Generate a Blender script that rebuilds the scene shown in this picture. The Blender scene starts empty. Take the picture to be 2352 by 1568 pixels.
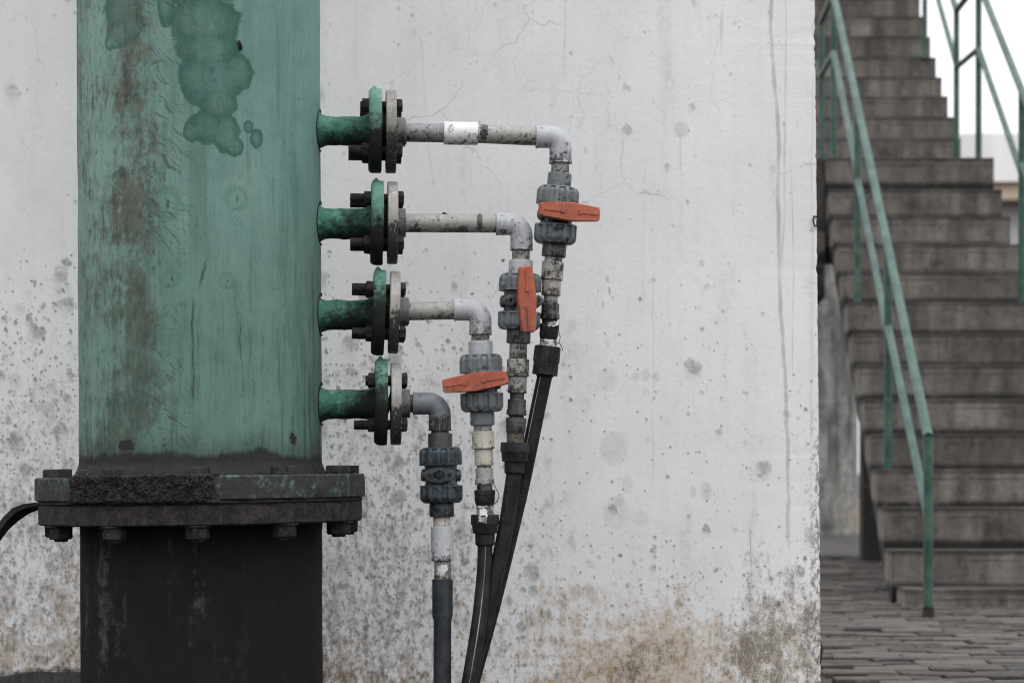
import bpy, math, random
from mathutils import Vector, Matrix, noise as mnoise
random.seed(7)
C = bpy.context.scene
R_ = math.radians
# ------------------------------------------------------------------ camera, sky, sun, exposure
F = 5000.0            # focal length in reference pixels (picture 2352 px wide)
HOR = 1085.0          # horizon line in reference pixels
EYE = 0.54            # the photographer kneels
D0 = 4.65             # distance to the pipes
DW = 5.45             # distance to the wall
cam_d = bpy.data.cameras.new('camera'); cam = bpy.data.objects.new('camera', cam_d)
C.collection.objects.link(cam); C.camera = cam
cam.location = (0, 0, EYE); cam.rotation_euler = (R_(90), 0, 0)
cam_d.sensor_width = 36; cam_d.lens = 36 * F / 2352
cam_d.shift_y = (HOR - 784) / 2352
cam_d.clip_start = 0.05; cam_d.clip_end = 2000
cam_d.dof.use_dof = True; cam_d.dof.focus_distance = 4.52; cam_d.dof.aperture_fstop = 5.4

CLOUD = 8.7
SUN_EL, SUN_AZ = 58, 20      # overcast: the bright part of the sky, high behind the photographer
w = bpy.data.worlds.new('World'); C.world = w; w.use_nodes = True
wn = w.node_tree.nodes; wl = w.node_tree.links; wn.clear()
sky = wn.new('ShaderNodeTexSky'); sky.sky_type = 'NISHITA'; sky.sun_disc = False
sky.sun_elevation = R_(SUN_EL); sky.sun_rotation = R_(180 - SUN_AZ)
sky.air_density = 1.0; sky.dust_density = 5.0; sky.ozone_density = 1.0
hs = wn.new('ShaderNodeHueSaturation'); hs.inputs['Saturation'].default_value = 0.25
# a closed layer of cloud over that sky: brighter towards the zenith, as overcast skies are (1 + 2 sin h) / 3
tcw = wn.new('ShaderNodeTexCoord'); sepw = wn.new('ShaderNodeSeparateXYZ'); wl.new(tcw.outputs['Generated'], sepw.inputs[0])
mzw = wn.new('ShaderNodeMapRange'); wl.new(sepw.outputs['Z'], mzw.inputs['Value'])
mzw.inputs['From Min'].default_value = 0; mzw.inputs['From Max'].default_value = 1
mzw.inputs['To Min'].default_value = CLOUD; mzw.inputs['To Max'].default_value = CLOUD * 2.6
cw_ = wn.new('ShaderNodeVectorMath'); cw_.operation = 'SCALE'; cw_.inputs[0].default_value = (.982, .992, 1.02)
wl.new(mzw.outputs[0], cw_.inputs['Scale'])
mxw = wn.new('ShaderNodeMix'); mxw.data_type = 'RGBA'; mxw.inputs[0].default_value = .88
wl.new(hs.outputs[0], mxw.inputs[6]); wl.new(cw_.outputs[0], mxw.inputs[7])
bg = wn.new('ShaderNodeBackground'); bg.inputs['Strength'].default_value = 0.13
out = wn.new('ShaderNodeOutputWorld')
wl.new(sky.outputs[0], hs.inputs['Color']); wl.new(mxw.outputs[2], bg.inputs[0]); wl.new(bg.outputs[0], out.inputs[0])
sl = bpy.data.lights.new('sun', 'SUN'); sl.energy = 0.5; sl.angle = R_(60); sl.color = (1, .97, .93)
so = bpy.data.objects.new('sun', sl); C.collection.objects.link(so)
az, el = R_(SUN_AZ), R_(SUN_EL)
sdir = Vector((math.sin(az) * math.cos(el), -math.cos(az) * math.cos(el), math.sin(el)))
so.rotation_euler = sdir.to_track_quat('Z', 'Y').to_euler(); so.location = (2, -6, 9)
C.view_settings.view_transform = 'Standard'; C.view_settings.look = 'None'
C.view_settings.gamma = 1; C.view_settings.use_curve_mapping = False
C.view_settings.exposure = 0.0
C.cycles.max_bounces = 3; C.cycles.diffuse_bounces = 2; C.cycles.glossy_bounces = 1; C.cycles.transmission_bounces = 0; C.cycles.volume_bounces = 0; C.cycles.caustics_reflective = False; C.cycles.filter_width = 1.1

# ------------------------------------------------------------------ helpers: objects
col = C.collection
def mat_of(o):
    m = o.matrix_basis.copy()
    return mat_of(o.parent) @ m if o.parent else m
class MB:
    def __init__(s): s.v = []; s.f = []
    def add(s, vs, fs):
        b = len(s.v); s.v += [Vector(p) for p in vs]; s.f += [tuple(i + b for i in f) for f in fs]; return s
    def box(s, c, d, rot=None):
        x, y, z = (k / 2 for k in d)
        vs = [Vector(p) for p in ((-x,-y,-z),(x,-y,-z),(x,y,-z),(-x,y,-z),(-x,-y,z),(x,-y,z),(x,y,z),(-x,y,z))]
        if rot is not None: vs = [rot @ p for p in vs]
        return s.add([p + Vector(c) for p in vs], [(0,3,2,1),(4,5,6,7),(0,1,5,4),(1,2,6,5),(2,3,7,6),(3,0,4,7)])
    def lathe(s, p0, ax, prof, n=40, rfun=None, rough=0, rf=30, cap=True, seed=0):
        p0 = Vector(p0); ax = Vector(ax).normalized()
        u = Vector((0, -1, 0)); u = (u - ax * u.dot(ax)).normalized(); v = ax.cross(u)
        vs, fs = [], []
        for (d, r) in prof:
            for k in range(n):
                a = 2 * math.pi * k / n
                rr = r * (rfun(a, d, r) if rfun else 1)
                p = p0 + ax * d + (u * math.cos(a) + v * math.sin(a)) * rr
                if rough:
                    q = p * rf + Vector((seed * 7.1, seed * 3.3, 0))
                    p += (u * math.cos(a) + v * math.sin(a)) * (mnoise.noise(q) + .5 * mnoise.noise(q * 2.3)) * rough
                    p += ax * mnoise.noise(q + Vector((9, 4, 2))) * rough * .5
                vs.append(p)
        m = len(prof)
        for i in range(m - 1):
            for k in range(n):
                a, b = i * n + k, i * n + (k + 1) % n
                fs.append((a, b, b + n, a + n))
        if cap:
            vs.append(p0 + ax * prof[0][0]); vs.append(p0 + ax * prof[-1][0])
            c0, c1 = len(vs) - 2, len(vs) - 1
            for k in range(n):
                fs.append((c0, (k + 1) % n, k)); fs.append((c1, (m - 1) * n + k, (m - 1) * n + (k + 1) % n))
        return s.add(vs, fs)
    def cyl(s, p0, p1, r, ch=.0012, n=32, r2=None, **kw):
        p0 = Vector(p0); p1 = Vector(p1); L = (p1 - p0).length; r2 = r if r2 is None else r2
        return s.lathe(p0, p1 - p0, [(0, r - ch), (ch, r), (L - ch, r2), (L, r2 - ch)], n, **kw)
    def tube(s, pts, r, n=16, rough=0, rf=20, cap=True):
        pts = [Vector(p) for p in pts]; m = len(pts); vs, fs = [], []
        rs = r if isinstance(r, (list, tuple)) else [r] * m
        pu = None
        for i, p in enumerate(pts):
            t = (pts[min(i + 1, m - 1)] - pts[max(i - 1, 0)]).normalized()
            u = Vector((0, -1, 0)) if pu is None else pu
            if abs(t.dot(u)) > .97: u = Vector((1, 0, 0))
            u = (u - t * u.dot(t)).normalized(); pu = u; v = t.cross(u)
            for k in range(n):
                a = 2 * math.pi * k / n; d = u * math.cos(a) + v * math.sin(a)
                q = p + d * rs[i]
                if rough: q += d * mnoise.noise(q * rf) * rough
                vs.append(q)
        for i in range(m - 1):
            for k in range(n):
                a, b = i * n + k, i * n + (k + 1) % n
                fs.append((a, b, b + n, a + n))
        if cap:
            fs.append(tuple(reversed(range(n)))); fs.append(tuple((m - 1) * n + k for k in range(n)))
        return s.add(vs, fs)
    def prism(s, poly, mtx, depth, inset=0):
        """poly: 2D outline (counter clockwise seen from +Z of mtx); extruded from z=0 to depth, front edge bevelled by inset"""
        n = len(poly); cx = sum(p[0] for p in poly) / n; cy = sum(p[1] for p in poly) / n
        rings = [(0, 0), (depth - inset, 0), (depth, inset)] if inset else [(0, 0), (depth, 0)]
        vs = []
        for z, ins in rings:
            for (x, y) in poly:
                l = math.hypot(x - cx, y - cy) or 1
                k = 1 - ins / l
                vs.append(mtx @ Vector((cx + (x - cx) * k, cy + (y - cy) * k, z)))
        fs = []
        for i in range(len(rings) - 1):
            for k in range(n):
                a, b = i * n + k, i * n + (k + 1) % n
                fs.append((a, b, b + n, a + n))
        fs.append(tuple(reversed(range(n)))); fs.append(tuple((len(rings) - 1) * n + k for k in range(n)))
        return s.add(vs, fs)
def mesh_of(name, vs, fs, m, smooth=35):
    me = bpy.data.meshes.new(name); me.from_pydata([tuple(p) for p in vs], [], fs); me.update()
    me.materials.append(m)
    if smooth:
        me.shade_smooth(); me.set_sharp_from_angle(angle=R_(smooth))
    return me
def obj(name, mb, m, parent=None, org=None, smooth=35):
    """link mb (in WORLD coordinates) as one mesh object with its own origin"""
    PM = mat_of(parent) if parent else Matrix.Identity(4)
    if org is None:
        org = Vector([(min(p[i] for p in mb.v) + max(p[i] for p in mb.v)) / 2 for i in range(3)])
    inv = PM.inverted(); lo = inv @ Vector(org)
    vs = [inv @ p - lo for p in mb.v]
    o = bpy.data.objects.new(name, mesh_of(name, vs, mb.f, m, smooth)); col.objects.link(o)
    o.parent = parent; o.location = lo
    return o
def tag(o, label=None, cat=None, group=None, kind=None):
    if label: o['label'] = label
    if cat: o['category'] = cat
    if group: o['group'] = group
    if kind: o['kind'] = kind
    return o
def empty(name, loc, rot=(0, 0, 0)):
    o = bpy.data.objects.new(name, None); col.objects.link(o); o.location = loc; o.rotation_euler = rot
    o.empty_display_size = .1
    return o
def link_copy(o, parent, loc, rot=None):
    c = o.copy(); col.objects.link(c); c.parent = parent; c.location = loc
    if rot is not None: c.rotation_euler = rot
    return c

# ------------------------------------------------------------------ helpers: materials
class S:
    """a node socket one can calculate with"""
    def __init__(s, t, k): s.t = t; s.k = k
    def _m(s, op, b=None, c=None, swap=False):
        n = s.t.new('ShaderNodeMath', op); ins = [s, b, c]
        if swap: ins = [b, s]
        for i, x in enumerate(ins):
            if x is None: continue
            if isinstance(x, S): s.t.l.new(x.k, n.inputs[i])
            else: n.inputs[i].default_value = x
        return S(s.t, n.outputs[0])
    def __add__(s, b): return s._m('ADD', b)
    __radd__ = __add__
    def __sub__(s, b): return s._m('SUBTRACT', b)
    def __rsub__(s, b): return s._m('SUBTRACT', b, swap=True)
    def __mul__(s, b): return s._m('MULTIPLY', b)
    __rmul__ = __mul__
    def __truediv__(s, b): return s._m('DIVIDE', b)
    def abs(s): return s._m('ABSOLUTE')
    def sq(s): return s._m('MULTIPLY', s)
    def sqrt(s): return s._m('SQRT')
    def max(s, b): return s._m('MAXIMUM', b)
    def min(s, b): return s._m('MINIMUM', b)
    def pow(s, b): return s._m('POWER', b)
    def floor(s): return s._m('FLOOR')
    def ss(s, a, b):
        n = s.t.new('ShaderNodeMapRange'); n.interpolation_type = 'SMOOTHSTEP'
        s.t.l.new(s.k, n.inputs['Value'])
        lo, hi, x, y = (a, b, 0, 1) if a < b else (b, a, 1, 0)
        n.inputs['From Min'].default_value = lo; n.inputs['From Max'].default_value = hi
        n.inputs['To Min'].default_value = x; n.inputs['To Max'].default_value = y
        return S(s.t, n.outputs['Result'])
def lin(c):
    if isinstance(c, str):
        c = [int(c[i:i + 2], 16) / 255 for i in (0, 2, 4)]
        c = [x / 12.92 if x <= .04045 else ((x + .055) / 1.055) ** 2.4 for x in c]
    return tuple(c) + (1,)
class NT:
    K = 1.6           # contrast given to every noise
    def __init__(s, name):
        s.m = bpy.data.materials.new(name); s.m.use_nodes = True
        s.nt = s.m.node_tree; s.l = s.nt.links; s.nt.nodes.clear()
        tc = s.nt.nodes.new('ShaderNodeTexCoord'); s.P = S(s, tc.outputs['Object'])
        oi = s.nt.nodes.new('ShaderNodeObjectInfo'); s.rnd = S(s, oi.outputs['Random'])
        sx = s.nt.nodes.new('ShaderNodeSeparateXYZ'); s.l.new(tc.outputs['Object'], sx.inputs[0])
        s.x, s.y, s.z = (S(s, sx.outputs[i]) for i in range(3))
    def new(s, t, op=None):
        n = s.nt.nodes.new(t)
        if op: n.operation = op
        return n
    def put(s, sock, v):
        if isinstance(v, S): s.l.new(v.k, sock)
        elif v is not None: sock.default_value = v
    def vec(s, x, y, z):
        n = s.new('ShaderNodeCombineXYZ')
        for i, q in enumerate((x, y, z)): s.put(n.inputs[i], q)
        return S(s, n.outputs[0])
    def vadd(s, a, b):
        n = s.new('ShaderNodeVectorMath', 'ADD'); s.put(n.inputs[0], a); s.put(n.inputs[1], b); return S(s, n.outputs[0])
    def vscale(s, a, k):
        n = s.new('ShaderNodeVectorMath', 'SCALE'); s.put(n.inputs[0], a); s.put(n.inputs['Scale'], k); return S(s, n.outputs[0])
    def vmul(s, a, k):
        n = s.new('ShaderNodeVectorMath', 'MULTIPLY'); s.put(n.inputs[0], a); n.inputs[1].default_value = k; return S(s, n.outputs[0])
    def shift(s, k=20.0):
        """object coordinates moved by a random amount per object"""
        return s.vadd(s.P, s.vec(s.rnd * k, s.rnd * (k * 1.7), s.rnd * (k * .6)))
    def noise(s, v, scale, detail=4, rough=.55, dist=0, colr=False):
        n = s.new('ShaderNodeTexNoise'); s.put(n.inputs['Vector'], v); n.inputs['Scale'].default_value = scale
        n.inputs['Detail'].default_value = detail; n.inputs['Roughness'].default_value = rough; n.inputs['Distortion'].default_value = dist
        if colr: return S(s, n.outputs['Color'])
        return (S(s, n.outputs['Fac']) - .5) * s.K + .5
    def vor(s, v, scale, feature='F1', outp='Distance', rand=1.0):
        n = s.new('ShaderNodeTexVoronoi'); s.put(n.inputs['Vector'], v); n.feature = feature
        n.inputs['Scale'].default_value = scale; n.inputs['Randomness'].default_value = rand
        return S(s, n.outputs[outp])
    def sepc(s, c):
        n = s.new('ShaderNodeSeparateXYZ'); s.put(n.inputs[0], c); return [S(s, n.outputs[i]) for i in range(3)]
    def mix(s, f, a, b, mode='MIX'):
        n = s.new('ShaderNodeMix'); n.data_type = 'RGBA'; n.blend_type = mode; n.clamp_factor = True
        s.put(n.inputs[0], f)
        for i, c in ((6, a), (7, b)):
            if isinstance(c, S): s.l.new(c.k, n.inputs[i])
            else: n.inputs[i].default_value = lin(c)
        return S(s, n.outputs[2])
    def mulc(s, c, f):
        """scale a colour by a value"""
        return s.vscale(c, f)
    def atan2(s, a, b):
        n = s.new('ShaderNodeMath', 'ARCTAN2'); s.put(n.inputs[0], a); s.put(n.inputs[1], b); return S(s, n.outputs[0])
    def done(s, colr, rough=.7, bump=None, bdist=.002, bstr=1, metal=0, spec=.5):
        b = s.new('ShaderNodeBsdfPrincipled'); o = s.new('ShaderNodeOutputMaterial')
        if isinstance(colr, S): s.l.new(colr.k, b.inputs['Base Color'])
        else: b.inputs['Base Color'].default_value = lin(colr)
        s.put(b.inputs['Roughness'], rough); s.put(b.inputs['Metallic'], metal)
        s.put(b.inputs['Specular IOR Level'], spec)
        if bump is not None:
            n = s.new('ShaderNodeBump'); n.inputs['Distance'].default_value = bdist; n.inputs['Strength'].default_value = bstr
            s.put(n.inputs['Height'], bump); s.l.new(n.outputs[0], b.inputs['Normal'])
        s.l.new(b.outputs[0], o.inputs['Surface'])
        return s.m

# ------------------------------------------------------------------ placing: reference pixel + true distance -> point
def at(px, py, Y): return Vector(((px - 1176) / F * Y, Y, EYE - (py - HOR) / F * Y))
def wx(px): return (px - 1176) / F * DW
def wz(py): return EYE - (py - HOR) / F * DW

# ------------------------------------------------------------------ materials of the setting
def m_wall():
    t = NT('whitewashed plaster'); X, Z = t.x, t.z
    P2 = t.vec(X, 0.0, Z)
    big = t.noise(P2, 1.3, 5, .6); mid = t.noise(P2, 7, 5, .6); fine = t.noise(P2, 60, 4, .7); grit = t.noise(P2, 260, 3, .7)
    c = t.mix(big.ss(.2, .8), (.63, .632, .64), (.72, .72, .725))
    c = t.mix(mid.ss(.5, .9) * .30, c, (.58, .55, .52))
    # faint vertical rain streaks
    st = t.noise(t.vec(X * 22.0, 0.0, Z * 1.1), 1, 5, .65); st2 = t.noise(t.vec(X * 60.0, 3.0, Z * 2.2), 1, 4, .6)
    st3 = t.noise(t.vec(X * 11.0, 8.0, Z * 1.6), 1, 5, .7)
    c = t.mix(st.ss(.50, .95) * .30 * big.ss(.3, .8), c, (.47, .44, .41)); c = t.mix(st3.ss(.52, .9) * fine.ss(.2, .7) * .55, c, (.47, .43, .385))
    c = t.mix(st2.ss(.58, .95) * .26 * big.ss(.7, .2), c, (.42, .40, .38))
    c = t.mix(fine.ss(.55, .95) * .28, c, (.46, .44, .42))
    c = t.mix(t.noise(P2, 18, 5, .75).ss(.62, .9) * .30, c, (.42, .39, .36))
    # cracks: a sparse wandering network
    dn = t.noise(P2, 3.5, 4, .6, colr=True); dn2 = t.noise(P2, 16, 4, .6, colr=True)
    off = t.vadd(t.vscale(dn, .20), t.vscale(dn2, .035))
    e = t.vor(t.vadd(P2, off), 2.3, 'DISTANCE_TO_EDGE')
    keep = t.noise(t.vadd(P2, t.vec(4.0, 1.0, 7.0)), 2.1, 2, .5)
    cm = keep.ss(.56, .72); cw = t.noise(P2, 9, 3, .6)
    crack = (e + (cw - .5) * .006).ss(.0052, .0008) * cm
    e2 = t.vor(t.vadd(t.vadd(P2, off), t.vec(3.0, 0.0, 5.0)), 4.4, 'DISTANCE_TO_EDGE')
    keep2 = t.noise(t.vadd(P2, t.vec(14.0, 1.0, 2.0)), 2.6, 2, .5)
    crack2 = e2.ss(.006, .001) * keep2.ss(.58, .70)
    c = t.mix(crack * .38, c, (.24, .23, .22)); c = t.mix(crack2 * .28, c, (.24, .23, .22))
    # long drip runs near the corner, each wandering a little on its way down
    def drip(px0, px1, y0, y1, wdt, k, colr, wob=.012):
        nonlocal c
        za, zb = wz(y0), wz(y1)
        xl = (Z - za) * ((wx(px1) - wx(px0)) / (zb - za)) + wx(px0)
        wv = (t.noise(t.vec(Z * 3.5, px0 * .37, 0.0), 1, 3, .5) - .5) * (2 * wob)
        d = (X - xl - wv).abs()
        wm = t.noise(t.vec(Z * 9.0, px0 * .11, 2.0), 1, 3, .6)
        msk = (d - (wm - .5) * wdt * .8).ss(wdt, wdt * .45) * Z.ss(zb - .05, zb + .06) * Z.ss(za + .03, za - .05)
        c = t.mix(msk * (wm.ss(.25, .7) * .5 + .5) * k, c, colr)
    G = (.30, .285, .27)
    drip(1763, 1812, -400, 1240, .0062, .62, G); drip(1812, 1795, -400, 620, .004, .35, G, .010)
    drip(1868, 1862, -100, 1300, .0035, .22, G, .004); drip(1818, 1822, 340, 860, .0018, .35, (.2, .19, .18), .004)
    drip(1722, 1726, 1210, 1320, .0013, .7, (.12, .12, .12), .002)
    drip(1500, 1500, 560, 1120, .0022, .25, G, .014); drip(1290, 1300, -200, 190, .004, .25, G, .012)
    drip(955, 990, 60, 420, .002, .25, G, .02); drip(1483, 1478, 340, 720, .002, .22, G, .016)
    drip(1562, 1566, 300, 420, .0034, .35, G, .006); drip(1660, 1654, 20, 110, .0045, .35, (.34, .31, .27), .004)
    # single round stains
    def spot(px, py, rx, rz, k, colr=(.40, .385, .38), nz=.4):
        nonlocal c
        q = ((X - wx(px)) / (rx * .00109)).sq() + ((Z - wz(py)) / (rz * .00109)).sq()
        q = q.sqrt() + (mid - .5) * nz * .6 + (fine - .5) * nz * .8
        c = t.mix(q.ss(1.15, .70) * (fine.ss(.1, .7) * .5 + .5) * k * .62, c, colr)
    spot(1564, 298, 18, 20, .75); spot(1345, 345, 4, 9, .8); spot(1532, 383, 7, 11, .7, (.25, .24, .23)); spot(1612, 605, 6, 9, .6, (.25, .24, .23))
    spot(1460, 865, 10, 14, .6); spot(1483, 862, 12, 15, .5); spot(1508, 866, 9, 13, .6); spot(1315, 748, 11, 15, .5); spot(1395, 870, 26, 30, .45)
    spot(1622, 1127, 14, 24, .7); spot(1592, 1130, 8, 14, .5); spot(1410, 1030, 32, 40, .55); spot(1440, 1110, 13, 22, .5); spot(1423, 1148, 11, 16, .6); spot(1483, 900, 9, 12, .4)
    spot(1487, 1010, 8, 8, .6); spot(1415, 1180, 34, 38, .45); spot(1470, 1190, 22, 20, .45); spot(1345, 930, 14, 22, .4); spot(850, 560, 10, 14, .5); spot(822, 665, 12, 17, .6)
    spot(1400, 668, 3, 10, .9, (.15, .15, .15)); spot(1395, 640, 4, 8, .6, (.15, .15, .15)); spot(1385, 700, 4, 8, .7, (.15, .15, .15)); spot(1395, 790, 7, 9, .5)
    # splash pits: soft grey patches with a dark lower edge, thick at the foot of the wall and beside the tank
    low = Z.ss(wz(520), wz(860))
    leftw = X.ss(wx(1300), wx(800)); dens0 = low * (leftw * .95 + .09)
    dens0 = dens0.max(Z.ss(wz(1050), wz(1400)) * (leftw * .6 + .35))
    wv3 = t.vscale(t.noise(P2, 22, 4, .65, colr=True), .05)
    for sc, thr, k, dark in ((17, .44, .34, .34), (30, .40, .42, .28), (58, .40, .46, .20), (110, .40, .50, .14)):
        pv = t.vadd(t.vmul(P2, (1, 1, .70)), t.vscale(wv3, min(1.0, 24 / sc) * .8))
        v = t.vor(pv, sc); idc = t.sepc(t.vor(pv, sc, outp='Color'))
        v_dn = t.vor(t.vadd(pv, t.vec(.10 / sc, 0.0, .30 / sc)), sc)
        sel = (idc[0] - dens0 * .62).ss(.06, -.04)
        ed = v + (idc[1] - .5) * .24 + (fine - .5) * .22
        body = ed.ss(thr, thr * .35) * sel * (idc[2] * .7 + .3)
        rim = ed.ss(thr, thr * .80) * sel * (v_dn - v).ss(.06, .24) * idc[2].ss(.15, .6) * fine.ss(.15, .6)
        c = t.mix(body * k, c, (.37, .37, .375)); c = t.mix(rim * .85, c, (dark, dark * .97, dark * .95))
    # black specks all over, more towards the foot
    for sc, kk in ((26, .10), (64, .14), (120, .14)):
        v = t.vor(t.vadd(P2, t.vec(sc * .1, 0.0, 1.0)), sc); idc = t.sepc(t.vor(t.vadd(P2, t.vec(sc * .1, 0.0, 1.0)), sc, outp='Color'))
        dn_ = Z.ss(wz(300), wz(1350)) * (leftw * .24 + .03) + .02
        sel = (idc[0] - dn_).ss(.01, -.01)
        c = t.mix((v + (fine - .5) * .12).ss(.17, .05) * sel * .9 * idc[1].ss(.1, .8), c, (.085, .08, .075))
    # grey speckled mould (left, lower) and rust brown dirt (foot, right)
    m1 = t.noise(t.vmul(P2, (1, 1, .55)), 28, 6, .72, .3); m2 = t.noise(P2, 5.5, 4, .6); m3 = t.noise(t.vmul(P2, (1, 1, .6)), 75, 5, .7)
    lowl = Z.ss(wz(620), wz(1450)); lm = lowl * X.ss(wx(1500), wx(900))
    c = t.mix((m1 + lm * .18 + (m2 - .5) * .30).ss(.56, .95) * lm.ss(.02, .3) * .74, c, (.255, .255, .258))
    c = t.mix((m3 + lm * .16 + (m2 - .5) * .3).ss(.60, .86) * lm.ss(.05, .5) * .75, c, (.15, .145, .14))
    foot = Z.ss(wz(1130), wz(1600)); midr = X.ss(wx(1180), wx(1380)) * X.ss(wx(1700), wx(1540))
    m4 = t.noise(P2, 34, 6, .72); wide_ = t.noise(P2, 2.4, 3, .5)
    br = foot * .30 + midr * foot * .22 + (m2 - .5) * .35 + (st - .5) * .22 + (wide_ - .5) * .5
    c = t.mix((m1 * .5 + m4 * .5 + br).ss(.64, 1.0) * foot.ss(.03, .3) * .58, c, (.38, .290, .195))
    c = t.mix((m4 * .6 + t.noise(P2, 90, 4, .7) * .5 + foot * .10 + midr * foot * .12).ss(.68, .92) * foot.ss(.02, .4) * .66, c, (.36, .235, .115))
    c = t.mix(st.ss(.66, .95) * m4.ss(.35, .7) * midr * foot.ss(.05, .4) * .55, c, (.42, .27, .13))
    cornr = ((X - wx(1790)) / .15).sq() + ((Z - wz(1420)) / .24).sq()
    cm2 = cornr.ss(1.5, .0)
    bl = foot * .16 + cm2 * .12 + (m2 - .5) * .45 + (wide_ - .5) * .2
    c = t.mix((m1 * .35 + m3 * .45 + grit * .2 + bl).ss(.66, .92) * (foot.ss(.05, .4) + cm2).min(1.0) * grit.ss(.0, .7) * .85, c, (.105, .095, .085))
    deep = Z.ss(wz(1380), wz(1600))
    c = t.mix((m3 * .45 + m4 * .22 + grit * .38 + deep * .18 + (m2 - .5) * .3).ss(.62, .98) * deep.ss(.0, .3) * .80, c, (.12, .095, .07))
    # dirt along the broken corner edge
    ce = X.ss(wx(1835), wx(1885)) * Z.ss(wz(820), wz(1100))
    c = t.mix((m3 + ce * .10).ss(.58, .66) * ce * .8, c, (.12, .115, .11))
    # tar brushed along the very foot on the left
    tl = Z + (t.noise(t.vec(X * 4.0, 0.0, Z * 30.0), 1, 5, .75) - .5) * .07 - (X - wx(0)) * .035
    c = t.mix(tl.ss(wz(1536), wz(1552)) * X.ss(wx(235), wx(190)) * .95, c, (.03, .03, .03))
    h = fine * .5 + grit * .3
    return t.done(c, .88, h, .0022, .55, spec=.25)

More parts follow.
